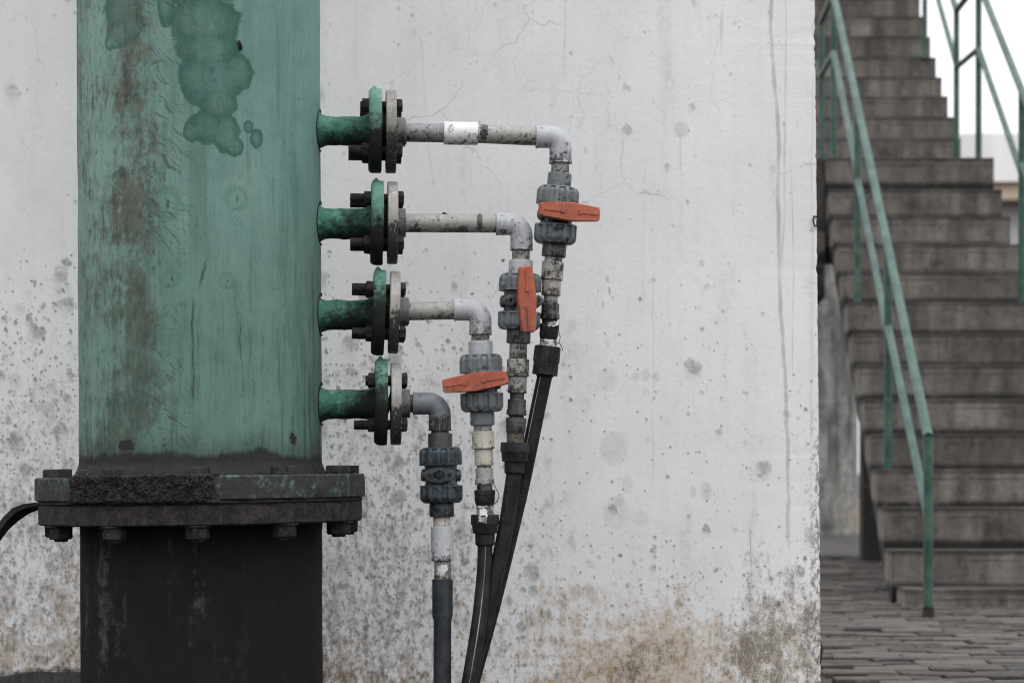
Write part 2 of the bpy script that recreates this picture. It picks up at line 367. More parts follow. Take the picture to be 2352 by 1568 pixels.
def th(px): return math.asin(max(-1, min(1, (px - 465) / 277.0)))
def zc(px, py): return EYE - (py - HOR) / F * (D0 - .2565 * math.cos(th(px)))
def m_tank():
    t = NT('weathered green paint'); Z = t.z; U = t.atan2(t.x, t.y * -1.0)
    uw = U * .2565
    PU = t.vec(uw, 0.0, Z)
    wr = t.noise(PU, 5, 4, .6) - .5
    st1 = t.noise(t.vec(uw * 34.0, 0.0, Z * 3.2), 1, 6, .66); st2 = t.noise(t.vec(uw * 95.0, 5.0, Z * 8.0), 1, 5, .7)
    mot = t.noise(PU, 24, 6, .68); fine = t.noise(t.vec(uw * 240.0, 0.0, Z * 90.0), 1, 4, .7); big = t.noise(PU, 3.2, 4, .55)
    c = t.mix((st1 * .5 + big * .5).ss(.25, .75), (.104, .186, .160), (.160, .264, .234))
    c = t.mix(U.ss(.15, 1.1) * Z.ss(.95, 1.35) * .62, c, (.130, .255, .240))
    c = t.mix(mot.ss(.45, .95) * .42, c, (.185, .275, .238)); c = t.mix(mot.ss(.5, .05) * .50, c, (.070, .105, .088)); c = t.mix(t.noise(PU, 11, 5, .7).ss(.52, .85) * .40, c, (.190, .270, .235))
    vv = t.noise(t.vec(uw * 20.0, 9.0, Z * 1.4), 1, 6, .7); v2 = t.noise(t.vec(uw * 150.0, 2.0, Z * 16.0), 1, 5, .72)
    c = t.mix(vv.ss(.48, .80) * .55, c, (.055, .120, .098)); c = t.mix(vv.ss(.48, .15) * .45, c, (.155, .250, .220))
    c = t.mix((v2 * .6 + mot * .4).ss(.54, .78) * .50, c, (.052, .085, .070))
    c = t.mix(U.ss(-.30, -.85) * .75 * (st2.ss(.20, .7)), c, (.205, .325, .268))
    c = t.mix(fine.ss(.55, .95) * .25, c, (.07, .13, .11))
    fin2 = t.noise(PU, 70, 4, .6)
    def band(pa, wdt, jit=.06):
        return (((U - th(pa)) + wr * jit * 3 + (st1 - .5) * jit).abs() / wdt).ss(1.0, .1)
    # dark wet-looking stains with lobed outlines
    wob = (t.noise(PU, 15, 2, .5) - .5) * .52 + (t.noise(PU, 42, 3, .5) - .5) * .22 + (t.noise(PU, 140, 3, .6) - .5) * .06
    def blob(px, py, rx, ry, soft=.055, wk=.75):
        q = (((U - th(px)) * .2565 / (rx * .00088)).sq() + ((Z - zc(px, py)) / (ry * .00088)).sq()).sqrt() + wob * wk
        return q
    blobs = [(505, -60, 95, 90), (515, 50, 86, 68), (522, 112, 72, 56), (540, 178, 78, 54), (584, 168, 38, 46), (500, 180, 44, 66), (545, 238, 44, 40), (518, 292, 44, 40), (560, 306, 34, 50), (574, 336, 26, 25),
             (606, 293, 14, 16), (622, 318, 19, 25), (488, 302, 20, 28), (432, 10, 22, 60), (325, 78, 46, 34), (330, 15, 56, 52), (300, 96, 18, 20), (354, 60, 30, 38)]
    q = None
    for b in blobs:
        s_ = blob(*b); q = s_ if q is None else q.min(s_)
    q = q + (fin2 - .5) * .20 + (mot - .5) * .22
    inn = q.ss(1.07, .88)
    c = t.mix(inn * (q.ss(.30, .92) * .38 + .42) * (mot.ss(.0, .7) * .35 + .75), c, (.020, .078, .055))
    c = t.mix(inn * t.noise(PU, 26, 5, .65, .6).ss(.48, .85) * .50, c, (.080, .130, .104))
    c = t.mix(inn * t.noise(PU, 60, 4, .65, .4).ss(.55, .9) * .5, c, (.030, .105, .078))
    c = t.mix((q - .955).abs().ss(.09, .0) * mot.ss(.1, .6) * .32, c, (.020, .066, .048))
    ring = t.noise(t.vadd(PU, t.vscale(t.noise(PU, 22, 3, .5, colr=True), .04)), 11, 1, .4)
    c = t.mix(inn * ((ring * 5.0)._m('FRACT') - .5).abs().ss(.10, .0) * mot.ss(.3, .7) * .45, c, (.030, .090, .068))
    dv = t.vor(PU, 30); did = t.sepc(t.vor(PU, 30, outp='Color'))
    c = t.mix(inn * (dv + (mot - .5) * .2).ss(.26, .12) * did[0].ss(.66, .70) * .8, c, (.030, .105, .110))
    for (px, py, r, rr, k) in ((432, 470, 36, 46, .5), (580, 458, 30, 32, .45), (560, 645, 20, 22, .5), (440, 640, 28, 24, .35), (400, 580, 30, 40, .3), (580, 508, 14, 14, .3)):
        q2 = blob(px, py, r, rr) + (mot - .5) * .45 + (fin2 - .5) * .35
        c = t.mix((q2.ss(1.15, .85) * (q2.ss(.3, .9) * .8 + .2)) * mot.ss(.1, .7) * k, c, (.040, .125, .085))
        q3 = blob(px + 2, py, r * .12, rr * .34) + (fin2 - .5) * .9 + (U - th(px)) * (Z - zc(px, py)) * 0.0
        c = t.mix(q3.ss(1.1, .4) * .75, c, (.035, .045, .038))
    # brown grime running down in bands, broken up by streaks
    gr = t.mix(mot.ss(.2, .8), (.044, .048, .038), (.112, .116, .092))
    cen = band(350, .30); wide = U.ss(.05, -.40); top = Z.ss(.70, 1.0)
    brk = t.noise(PU, 7, 4, .6)
    fm = t.noise(t.vec(uw, 0.0, Z * .55), 75, 6, .75); fm2 = t.noise(t.vec(uw, 4.0, Z * .7), 32, 6, .75)
    g1 = st1 * .20 + mot * .15 + fm * .35 + fm2 * .32 + (brk - .5) * .45 + cen * .15
    keepg = 1.0 - inn * .65
    c = t.mix(g1.ss(.48, .72) * cen.ss(0.0, .35) * .90 * keepg, c, gr)
    g2 = st2 * .25 + fm * .35 + fm2 * .30 + fine * .10 + (brk - .5) * .40 + wide * .06
    c = t.mix(g2.ss(.49, .70) * wide * .72 * keepg, c, gr)
    c = t.mix((t.noise(PU, 60, 5, .75) * .5 + st2 * .5 + (brk - .5) * .4).ss(.54, .76) * U.ss(.1, -.5) * .75, c, (.036, .037, .031))
    c = t.mix((fine * .5 + st2 * .5).ss(.46, .66) * U.ss(-.80, -1.25) * .85, c, (.035, .045, .040))
    b2 = band(455, .08, .05)
    c = t.mix((st1 * .6 + st2 * .4).ss(.45, .80) * b2 * Z.ss(1.05, .85) * .6, c, gr)
    c = t.mix((fm * .6 + fm2 * .4).ss(.56, .74) * U.ss(.9, -.3) * .45, c, (.050, .072, .060)); c = t.mix((fm * .6 + fm2 * .4).ss(.44, .26) * U.ss(.9, -.4) * .40, c, (.215, .315, .272))
    dirt = Z.ss(1.20, .58)
    c = t.mix((st1 * .5 + mot * .25 + st2 * .25 + (brk - .5) * .3).ss(.42, .72) * dirt * .75, c, (.050, .066, .055))
    c = t.mix(dirt * .30, c, (.045, .105, .082))
    right = U.ss(.70, 1.35)
    c = t.mix(right * dirt * (st2 * .5 + st1 * .5).ss(.30, .65) * .75, c, (.022, .040, .034))
    c = t.mix((st2 * .6 + st1 * .4 + (brk - .5) * .25).ss(.54, .80) * .50, c, (.045, .066, .057))
    c = t.mix(st2.ss(.66, .85) * mot.ss(.4, .7) * .45, c, (.21, .34, .29))
    c = t.mix(t.noise(PU, 90, 4, .7).ss(.66, .80) * .6, c, (.040, .060, .050))
    # two black runs in the middle
    for (pa, pb, ya, yb, wd) in ((515, 503, 600, 655, .0035), (487, 486, 690, 770, .0028), (486, 489, 770, 920, .0022), (585, 590, 730, 830, .002)):
        za, zb = zc(pa, ya), zc(pb, yb)
        ul = (Z - za) * ((th(pb) - th(pa)) / (zb - za)) + th(pa)
        d = ((U - ul) * .2565 + (t.noise(t.vec(Z * 20.0, pa * .3, 0.0), 1, 3, .6) - .5) * .010).abs()
        c = t.mix(d.ss(wd * 1.5, wd * .2) * Z.ss(zb - .02, zb + .02) * Z.ss(za + .02, za - .02) * (mot * .8 + .25) , c, (.025, .045, .038))
    # short diagonal scratches
    fm2s = t.noise(PU, 20, 3, .5)
    def scr(ang, L, Wd, thr, k, px, wdt, seed):
        nonlocal c
        ca, sa = math.cos(ang), math.sin(ang)
        a = uw * ca + Z * sa; b_ = Z * ca - uw * sa
        n_ = t.noise(t.vec(a * L + (mot - .5) * .5, seed, b_ * Wd + (fm2s - .5) * 2.0), 1, 2, .5)
        m_ = t.noise(t.vadd(PU, t.vec(seed, 0.0, 3.0)), 7, 2, .5).ss(.42, .58)
        c = t.mix(n_.ss(thr, thr + .06) * band(px, wdt, .02) * m_ * k, c, (.042, .054, .046))
    scr(-.6, 22, 186, 0.655, 0.67, 425, .34, 1.0); scr(-1.0, 18, 161, 0.675, 0.62, 440, .28, 4.0); scr(-.15, 16, 235, 0.685, 0.62, 440, .30, 8.0); scr(-.75, 9, 105, 0.695, 0.62, 420, .40, 13.0)
    scr(.5, 30, 204, 0.685, 0.54, 400, .3, 17.0)
    # tar band above the flange with a ragged brushed edge
    edge = zc(465, 1038)
    rag = t.noise(t.vec(uw * 16.0, 0.0, Z * 2.0), 1, 5, .7) - .5
    rag2 = t.noise(t.vec(uw * 60.0, 0.0, Z * 14.0), 1, 4, .7) - .5
    tz = Z - edge + rag * .034 + rag2 * .016 + (t.noise(t.vec(uw * 5.0, 3.0, 0.0), 1, 2, .5) - .5) * .035
    tar = tz.ss(.012, -.010) * (mot.ss(.0, .35) * .4 + .6)
    tar = tar.max((tz + (mot - .5) * .05).ss(.055, -.01) * .5)
    tar = tar.max(t.noise(PU, 40, 5, .7).ss(.58, .66) * tz.ss(.05, .0) * .8)
    for (px, py, rx, ry) in ((335, 1022, 30, 14), (693, 1010, 14, 18)):
        tar = tar.max((blob(px, py, rx, ry) + (fin2 - .5) * 1.1 + (mot - .5) * .9).ss(1.1, .75))
    c = t.mix(tar * .97, c, t.mix(mot, (.014, .0135, .014), (.040, .037, .036)))
    # chipped paint showing on the tar
    c = t.mix(t.noise(t.vec(uw * 30.0, 7.0, Z * 160.0), 1, 4, .6).ss(.63, .66) * Z.ss(edge - .02, edge - .045) * U.ss(-.4, -1.0) * .8, c, (.13, .26, .21))
    rg = tar * .1 + .66 - inn * .06
    h = mot * .5 + fine * .35
    return t.done(c, rg, h, .0016, .7, spec=.13 - tar * .08)

def m_dark_pipe():
    t = NT('black coated steel'); U = t.atan2(t.x, t.y * -1.0); uw = U * .25; Z = t.z
    st = t.noise(t.vec(uw * 14.0, 0.0, Z * 2.4), 1, 5, .62); mot = t.noise(t.vec(uw, 0.0, Z), 45, 6, .72); fine = t.noise(t.P, 300, 4, .7)
    c = t.mix(t.noise(t.P, 12, 4, .6), (.0075, .0072, .0074), (.014, .0135, .0135))
    run = st.ss(.42, .80) * Z.ss(.05, .20)
    c = t.mix((mot + run * .22).ss(.50, .95) * run.ss(.05, .6) * U.ss(.6, .1) * .75, c, (.070, .071, .063))
    c = t.mix((fine * .5 + mot * .5).ss(.58, .70) * .25, c, (.055, .053, .052))
    return t.done(c, .8, mot * .5 + fine * .5, .0015, .6, spec=.10)
def m_steel_dark():      # bolts, lower flange: sooty rust
    t = NT('sooty rusted steel'); v = t.shift()
    a = t.noise(v, 40, 6, .7); b = t.noise(v, 160, 4, .7)
    c = t.mix(a.ss(.35, .7), (.018, .017, .017), (.040, .036, .033))
    c = t.mix(t.noise(v, 14, 5, .65).ss(.60, .9) * .35, c, (.060, .040, .030))
    c = t.mix(b.ss(.58, .75) * .35, c, (.075, .070, .066))
    return t.done(c, .85, a * .6 + b * .5, .0022, .8, spec=.10)
def m_crust():
    t = NT('flaking rust scale'); v = t.P
    a = t.noise(v, 60, 7, .75); b = t.noise(v, 220, 4, .7)
    c = t.mix(a.ss(.3, .7), (.014, .0135, .0135), (.046, .043, .041))
    return t.done(c, .9, a * .7 + b * .5, .005, 1, spec=.10)
def m_flange_top():
    t = NT('green paint peeling over tar'); v = t.P
    a = t.noise(v, 22, 6, .7); b = t.noise(v, 80, 5, .7); s_ = t.noise(t.vmul(v, (1, 1, .2)), 45, 5, .7)
    c = t.mix(b, (.020, .020, .0195), (.052, .052, .048))
    c = t.mix((a * .6 + s_ * .5).ss(.50, .80) * .65, c, (.080, .105, .088))
    c = t.mix((b * .5 + a * .5 + s_ * .15).ss(.60, .74) * .8, c, (.075, .160, .126))
    c = t.mix(t.noise(v, 150, 4, .7).ss(.6, .7) * .5, c, (.03, .03, .03))
    return t.done(c, .8, a * .5 + b * .5, .003, .7, spec=.12)
def m_green_steel(name, grime, bright=1.0, pale=0.0, along=0.0):
    """green painted branch or flange with soot, heavier towards the flange; shade of the underside is painted in low down"""
    t = NT(name); v = t.shift(9)
    a = t.noise(v, 18, 6, .68); b = t.noise(v, 70, 6, .72); f = t.noise(v, 260, 4, .7)
    c = t.mix(a.ss(.2, .8), (.028 * bright, .112 * bright, .080 * bright), (.058 * bright, .172 * bright, .130 * bright))
    c = t.mix(f.ss(.5, .9) * .35, c, (.120 * bright, .270 * bright, .215 * bright))
    c = t.mix((t.noise(v, 40, 4, .6) + t.z * 4.0).ss(.62, .80) * .55, c, (.150, .315, .255))
    if pale: c = t.mix(pale, c, t.mix(a, (.086, .170, .138), (.140, .250, .208)))
    k = a * .40 + b * .45 + f * .15 + grime - t.z * 4.6 + t.x * along  # soot mask; the height term adds painted underside shade
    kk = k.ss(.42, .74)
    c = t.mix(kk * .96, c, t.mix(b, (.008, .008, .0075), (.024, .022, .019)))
    c = t.mix((b * .7 + f * .35).ss(.64, .76) * .85, c, (.018, .018, .016))
    return t.done(c, .66, a * .4 + b * .5 + f * .2, .002, .8, spec=.20 - kk * .16)
def m_pvc(name, base, base2, grime=.0, dirt=(.030, .027, .024), rough=.42, scale=1.0, rust=0.0, lowk=4.0):
    t = NT(name); v = t.shift(13)
    a = t.noise(v, 26 * scale, 6, .7, .4); b = t.noise(v, 95 * scale, 6, .75); f = t.noise(v, 320, 3, .7)
    vs = t.noise(t.vmul(v, (1, 1, .25)), 70, 4, .6)
    c = t.mix((a * .6 + vs * .4).ss(.25, .75), base, base2)
    c = t.mix(f.ss(.55, .95) * .25, c, tuple(min(.8, x * 1.3) for x in base2))
    c = t.mix((a * .5 + vs * .5).ss(.50, .80) * .40, c, tuple(x * y for x, y in zip(base, (.60, .55, .48))))
    if rust: c = t.mix(t.noise(v, 20, 5, .65).ss(.55, .85) * rust, c, (.28, .19, .10))
    k = a * .50 + b * .42 + f * .12 + grime - t.z * lowk  # grime plus painted underside shade, darker towards the bottom of each piece
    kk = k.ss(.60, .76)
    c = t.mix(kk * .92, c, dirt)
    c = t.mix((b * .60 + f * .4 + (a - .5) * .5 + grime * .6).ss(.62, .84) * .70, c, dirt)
    # scuffs
    sc = t.noise(t.vmul(v, (1, 1, .12)), 260, 2, .5)
    c = t.mix(sc.ss(.66, .72) * a.ss(.45, .6) * .35, c, tuple(min(.8, x * 1.6) for x in base2))
    return t.done(c, (b * .3 + rough - .12), a * .25 + b * .45 + f * .2, .0009, .6, spec=.42 - kk * .34)
def m_orange():
    t = NT('faded orange plastic'); v = t.shift(5)
    a = t.noise(v, 34, 5, .65); b = t.noise(v, 130, 6, .7); f = t.noise(v, 500, 3, .7)
    c = t.mix(a.ss(.3, .7), (.300, .068, .034), (.390, .098, .052))
    c = t.mix(f.ss(.5, .75) * .3, c, (.44, .15, .09))
    r2 = (t.x.sq() + t.z.sq()).sqrt()
    c = t.mix((a * .5 + b * .4 + r2.ss(.045, .0) * .22).ss(.54, .82) * .60, c, (.085, .038, .028))
    c = t.mix((b * .7 + a * .35).ss(.70, .90) * .6, c, (.07, .038, .030))
    c = t.mix((t.noise(v, 60, 5, .7) - t.z * 6.0 + (a - .5) * .5).ss(.64, .9) * .55, c, (.075, .036, .028))
    return t.done(c, .48, b * .4 + f * .4, .0006, .5, spec=.4)
def m_black(name, c0=(.012, .012, .0125), c1=(.026, .026, .027), rough=.55, dust=.35):
    t = NT(name); v = t.shift(8)
    a = t.noise(v, 22, 6, .68); b = t.noise(v, 140, 5, .7); s_ = t.noise(t.vmul(v, (1, 1, .1)), 90, 4, .6)
    c = t.mix(a.ss(.3, .7), c0, c1)
    c = t.mix((a * .5 + s_ * .5).ss(.50, .66) * dust, c, tuple(x * 2.2 for x in c1))
    c = t.mix(b.ss(.60, .72) * dust * .7, c, tuple(x * 3 for x in c1))
    return t.done(c, a * .3 + rough - .10, a * .4 + b * .5, .0012, .6, spec=.15)
def m_white_tape():
    t = NT('dirty white thread tape'); v = t.shift(8); a = t.noise(v, 45, 6, .7); b = t.noise(v, 160, 4, .7)
    c = t.mix(a.ss(.42, .62) * .9, (.56, .56, .55), (.06, .055, .05))
    return t.done(c, .6, a + b * .5, .002, .8)
def m_concrete():
    t = NT('stained stair concrete'); v = t.shift(11)
    a = t.noise(v, 3.5, 6, .65); s_ = t.noise(t.vmul(v, (1, 1, .18)), 9, 6, .68); b = t.noise(v, 30, 6, .7); f = t.noise(v, 140, 4, .7)
    c = t.mix((s_ * .6 + b * .4).ss(.25, .75), (.066, .060, .054), (.215, .200, .180))
    c = t.mix(t.noise(v, 2.2, 4, .5).ss(.45, .8) * .35, c, (.165, .145, .126))
    c = t.mix(s_.ss(.55, .85) * .55, c, (.235, .222, .200))
    c = t.mix((t.noise(v, 2.6, 6, .7, .4) * .75 + b * .30).ss(.55, .82) * .86, c, (.026, .024, .022))
    lowz = t.z.ss(-.112, -.158)  # grime and crease shade painted together along each riser foot
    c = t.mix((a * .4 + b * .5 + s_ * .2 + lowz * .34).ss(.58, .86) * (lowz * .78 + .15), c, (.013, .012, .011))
    c = t.mix((t.z + (b - .5) * .03).ss(-.034, -.010) * (a.ss(.1, .6) * .4 + .45), c, (.022, .020, .018))  # tread dirt drawn over the edge as a painted dark line between steps
    c = t.mix(t.rnd.ss(.5, 1.0) * .30, c, (.045, .040, .035))
    hv = t.vor(v, 3.2); hid = t.sepc(t.vor(v, 3.2, outp='Color'))
    c = t.mix((hv + (b - .5) * .2).ss(.16, .10) * hid[0].ss(.70, .74) * .9, c, (.014, .013, .012))
    return t.done(c, .9, b * .5 + f * .3 + a * .3, .006, .7, spec=.2)
def m_rail():
    t = NT('dull green rail paint'); v = t.shift(8); a = t.noise(v, 9, 5, .65); b = t.noise(v, 60, 5, .7)
    c = t.mix(a.ss(.35, .65), (.022, .058, .045), (.040, .090, .071))
    c = t.mix((a * .5 + b * .5).ss(.52, .76) * .55, c, (.12, .135, .115)); c = t.mix(t.noise(v, 25, 5, .7).ss(.66, .8) * .7, c, (.035, .030, .025))
    return t.done(c, .5, b, .001, .4, spec=.3)
def m_paver():
    t = NT('worn paving block'); v = t.shift(30)
    a = t.noise(v, 14, 5, .65); b = t.noise(v, 70, 5, .7)
    c = t.mix(a.ss(.3, .7), (.030, .027, .024), (.095, .082, .072))
    c = t.mix(t.rnd.ss(.4, 1.0) * .45, c, (.130, .113, .100)); c = t.mix(t.rnd.ss(.5, .0) * .8, c, (.035, .033, .032))
    c = t.mix((a * .6 + b * .4).ss(.50, .72) * .7, c, (.026, .025, .023))
    return t.done(c, .85, a * .4 + b * .5, .006, .7, spec=.25)
def m_pillar():
    t = NT('mottled grey render'); v = t.P
    a = t.noise(t.vmul(v, (1, 1, .6)), 3.5, 6, .62, .5); b = t.noise(v, 12, 5, .65); s_ = t.noise(t.vmul(v, (1, 1, .15)), 8, 4, .6)
    c = t.mix((a * .6 + s_ * .4).ss(.34, .62), (.060, .061, .060), (.215, .212, .198))
    c = t.mix((b * .6 + a * .4).ss(.52, .68) * .6, c, (.055, .055, .054))
    c = t.mix((a + t.z.ss(.5, .1) * .25).ss(.80, 1.1) * .5, c, (.26, .19, .14))
    return t.done(c, .9, b, .01, .5, spec=.2)
def m_plain(name, c0, c1, sc=3, rough=.85):
    t = NT(name); a = t.noise(t.P, sc, 6, .65); s_ = t.noise(t.vmul(t.P, (1, 1, .12)), sc * 2, 4, .6)
    return t.done(t.mix((a * .5 + s_ * .5).ss(.35, .65), c0, c1), rough, a, .01, .3, spec=.25)

M = {}
M['wall'] = m_wall(); M['tank'] = m_tank(); M['dark_pipe'] = m_dark_pipe(); M['steel'] = m_steel_dark(); M['crust'] = m_crust()
M['flange_top'] = m_flange_top()
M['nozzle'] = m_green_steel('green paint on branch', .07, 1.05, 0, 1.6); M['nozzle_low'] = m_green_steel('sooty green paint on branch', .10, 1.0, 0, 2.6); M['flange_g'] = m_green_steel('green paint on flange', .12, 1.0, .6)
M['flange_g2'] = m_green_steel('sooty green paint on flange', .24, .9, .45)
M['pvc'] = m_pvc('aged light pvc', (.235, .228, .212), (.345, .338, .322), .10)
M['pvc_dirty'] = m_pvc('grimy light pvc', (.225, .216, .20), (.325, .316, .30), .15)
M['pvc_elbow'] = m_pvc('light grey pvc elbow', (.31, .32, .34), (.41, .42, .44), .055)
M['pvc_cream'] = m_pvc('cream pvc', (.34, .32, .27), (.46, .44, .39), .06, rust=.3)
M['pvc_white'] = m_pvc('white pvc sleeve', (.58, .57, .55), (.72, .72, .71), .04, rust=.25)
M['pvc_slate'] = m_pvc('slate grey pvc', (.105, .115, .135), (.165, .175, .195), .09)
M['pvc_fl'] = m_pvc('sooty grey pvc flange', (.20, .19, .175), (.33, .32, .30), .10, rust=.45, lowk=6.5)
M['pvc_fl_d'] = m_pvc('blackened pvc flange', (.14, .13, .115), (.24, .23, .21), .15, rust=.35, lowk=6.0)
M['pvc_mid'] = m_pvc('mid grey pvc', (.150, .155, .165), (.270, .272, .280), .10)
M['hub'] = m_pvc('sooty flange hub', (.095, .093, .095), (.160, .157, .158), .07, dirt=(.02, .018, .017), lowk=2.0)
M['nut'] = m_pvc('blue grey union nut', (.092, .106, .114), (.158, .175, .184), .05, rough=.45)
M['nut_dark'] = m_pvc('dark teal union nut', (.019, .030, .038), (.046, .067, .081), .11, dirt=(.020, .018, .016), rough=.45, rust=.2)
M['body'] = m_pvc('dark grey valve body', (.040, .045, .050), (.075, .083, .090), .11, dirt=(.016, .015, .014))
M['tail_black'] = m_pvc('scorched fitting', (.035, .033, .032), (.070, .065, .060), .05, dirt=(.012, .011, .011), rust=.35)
M['orange'] = m_orange()
M['black'] = m_black('black plastic'); M['hose'] = m_black('black rubber hose', (.0105, .0105, .011), (.020, .020, .0205), .5, .25)
M['sleeve'] = m_black('charcoal pvc sleeve', (.022, .025, .030), (.036, .040, .047), .40, .2)
M['rubber'] = m_black('perished rubber', (.010, .010, .010), (.024, .023, .022), .8, .2)
M['tape'] = m_white_tape(); M['concrete'] = m_concrete(); M['rail'] = m_rail(); M['paver'] = m_paver(); M['pillar'] = m_pillar()
M['stripe'] = m_plain('pale hose stripe', (.10, .13, .13), (.34, .38, .37), 30)
M['ground'] = m_plain('packed dirt', (.025, .023, .020), (.060, .053, .047), 2)
M['bld_white'] = m_plain('white render', (.66, .65, .63), (.76, .75, .73), .6); M['bld_grey'] = m_plain('pale grey render', (.42, .42, .42), (.52, .52, .52), .6)
M['soffit'] = m_plain('beige soffit paint', (.42, .33, .24), (.5, .40, .30), 1); M['peach'] = m_plain('peach render', (.55, .36, .24), (.62, .43, .30), 2)
M['glass'] = m_plain('dark window glass', (.04, .045, .05), (.06, .065, .07), 1, .1)

# ------------------------------------------------------------------ setting
g = MB(); g.add([(-400, -400, 0), (400, -400, 0), (400, 900, 0), (-400, 900, 0)], [(0, 1, 2, 3)])
ground = tag(obj('ground', g, M['ground'], org=(0, 0, 0), smooth=0), kind='structure')
# paving blocks, laid lengthways to the wall in running bond, every one a little off
PL, PW, PH = .205, .105, .028
def paver_mesh(k):
    rnd = random.Random(k); e = .007; l, w_ = PL / 2 - .005, PW / 2 - .0055
    e = .005; b = MB(); vs = []
    for z, ins in ((-.02, 0), (PH - .005, 0), (PH, e)):
        for sx, sy in ((-1, -1), (1, -1), (1, 1), (-1, 1)):
            vs.append((sx * (l - ins) + rnd.uniform(-.002, .002), sy * (w_ - ins) + rnd.uniform(-.002, .002), z + rnd.uniform(-.0015, .0015)))
    fs = [(8, 9, 10, 11)] + [(i * 4 + k, i * 4 + (k + 1) % 4, (i + 1) * 4 + (k + 1) % 4, (i + 1) * 4 + k) for i in range(2) for k in range(4)]
    b.add(vs, fs); return mesh_of('paver', b.v, b.f, M['paver'], 0)
pm = [paver_mesh(k) for k in range(6)]
rest = MB(); npv = 0
r0 = random.Random(3)
for iy in range(int(1.2 / PW), int(14.0 / PW)):
    y = iy * PW
    for ix in range(-12, 22):
        x = ix * PL + (PL / 2 if iy % 2 else 0)
        zz = -.015 + r0.uniform(-.006, .005) + .008 * mnoise.noise((x * 2, y * 2, 0)); rz = r0.gauss(0, .02); rx = r0.gauss(0, .025); ry = r0.gauss(0, .012); k = r0.randrange(6)
        px = 1176 + x / y * F
        if y > DW - .1 and x < wx(1883) + .12 and y < DW + .45: continue      # under the wall
        seen = 1860 < px < 2420 and 5.45 < y < 13 and not (y > 8.72 and px > 1500 + .9666 * 5000 / y + 60)
        if seen and npv < 298:
            o = bpy.data.objects.new('paver', pm[k]); col.objects.link(o); o.parent = ground
            o.location = (x, y, zz); o.rotation_euler = (rx, ry, rz); npv += 1
        else:
            mt = Matrix.LocRotScale(Vector((x, y, zz)), __import__('mathutils').Euler((rx, ry, rz)), None)
            me = pm[k]; rest.add([mt @ vv.co for vv in me.vertices], [tuple(p.vertices) for p in me.polygons])
tag(obj('paver_field', rest, M['paver'], ground, org=(0, 0, 0), smooth=0), kind='stuff')

# the wall: front face, crumbled right corner, thickness; it runs on to the left
wall = MB(); NZ = 420; xe = lambda z: wx(1880) - (z - wz(784)) * .0092
xs = [-3.5, -1.6, 0, .5]; ztop = 3.4
rw = random.Random(5); chips = [(rw.uniform(-.02, 1.7), rw.uniform(.004, .014), rw.uniform(.004, .013)) for _ in range(34)]
vs = []; fs = []
for i in range(NZ + 1):
    z = ztop * (i / NZ) ** 1.0 - .05
    cut = .0010 * mnoise.noise((z * 40, 0, 0)) + .0008 * mnoise.noise((z * 110, 3, 0)) + .004 * max(0, .35 - z) * mnoise.noise((z * 30, 9, 0))
    for (zc_, hz, dp) in chips:
        if abs(z - zc_) < hz: cut -= dp * (1 - abs(z - zc_) / hz) * .42
    e = xe(z)
    row = [(x, DW, z) for x in xs] + [(e - .014 + min(0, cut), DW, z), (e - .003 + cut, DW + .003, z), (e + cut * .8, DW + .012, z), (e, DW + .06, z), (e, DW + .26, z), (-3.5, DW + .26, z)]
    vs += row
n_ = len(xs) + 6
for i in range(NZ):
    for k in range(n_):
        k2 = (k + 1) % n_
        fs.append((i * n_ + k, i * n_ + k2, (i + 1) * n_ + k2, (i + 1) * n_ + k))
fs.append(tuple(NZ * n_ + k for k in range(n_)))
wall.add(vs, fs)
wall_o = tag(obj('plaster_wall', wall, M['wall'], org=(0, 0, 0), smooth=50), 'white plaster wall stained and cracked behind the green tank', 'wall')
# little iron stubs sticking out of the corner
for (px, py, k) in ((1872, 508, 0), (1869, 312, 1), (1867, 88, 2)):
    b = MB(); c0 = at(px, py, DW)
    if k == 0: b.tube([c0 + Vector((.006, .004, .011)), c0 + Vector((-.003, -.006, .012)), c0 + Vector((-.006, -.008, 0)), c0 + Vector((-.002, -.006, -.012)), c0 + Vector((.007, .004, -.011))], .0022, 8)
    else: b.lathe(c0 + Vector((0, .004, 0)), (0, -1, 0), [(0, .008), (.006, .008), (.007, .006)], 10, rough=.003, rf=90)
    obj('hook' if k == 0 else 'plug', b, M['steel'] if k == 0 else M['pvc_cream'], wall_o)
b = MB(); c0 = at(1886, 1492, DW + .03)
b.lathe(c0 + Vector((-.012, 0, -.05)), (0, 0, 1), [(0, .004), (.02, .013), (.05, .017), (.08, .012), (.1, .003)], 14, rough=.006, rf=60)
obj('tar_lump', b, M['rubber'], wall_o)

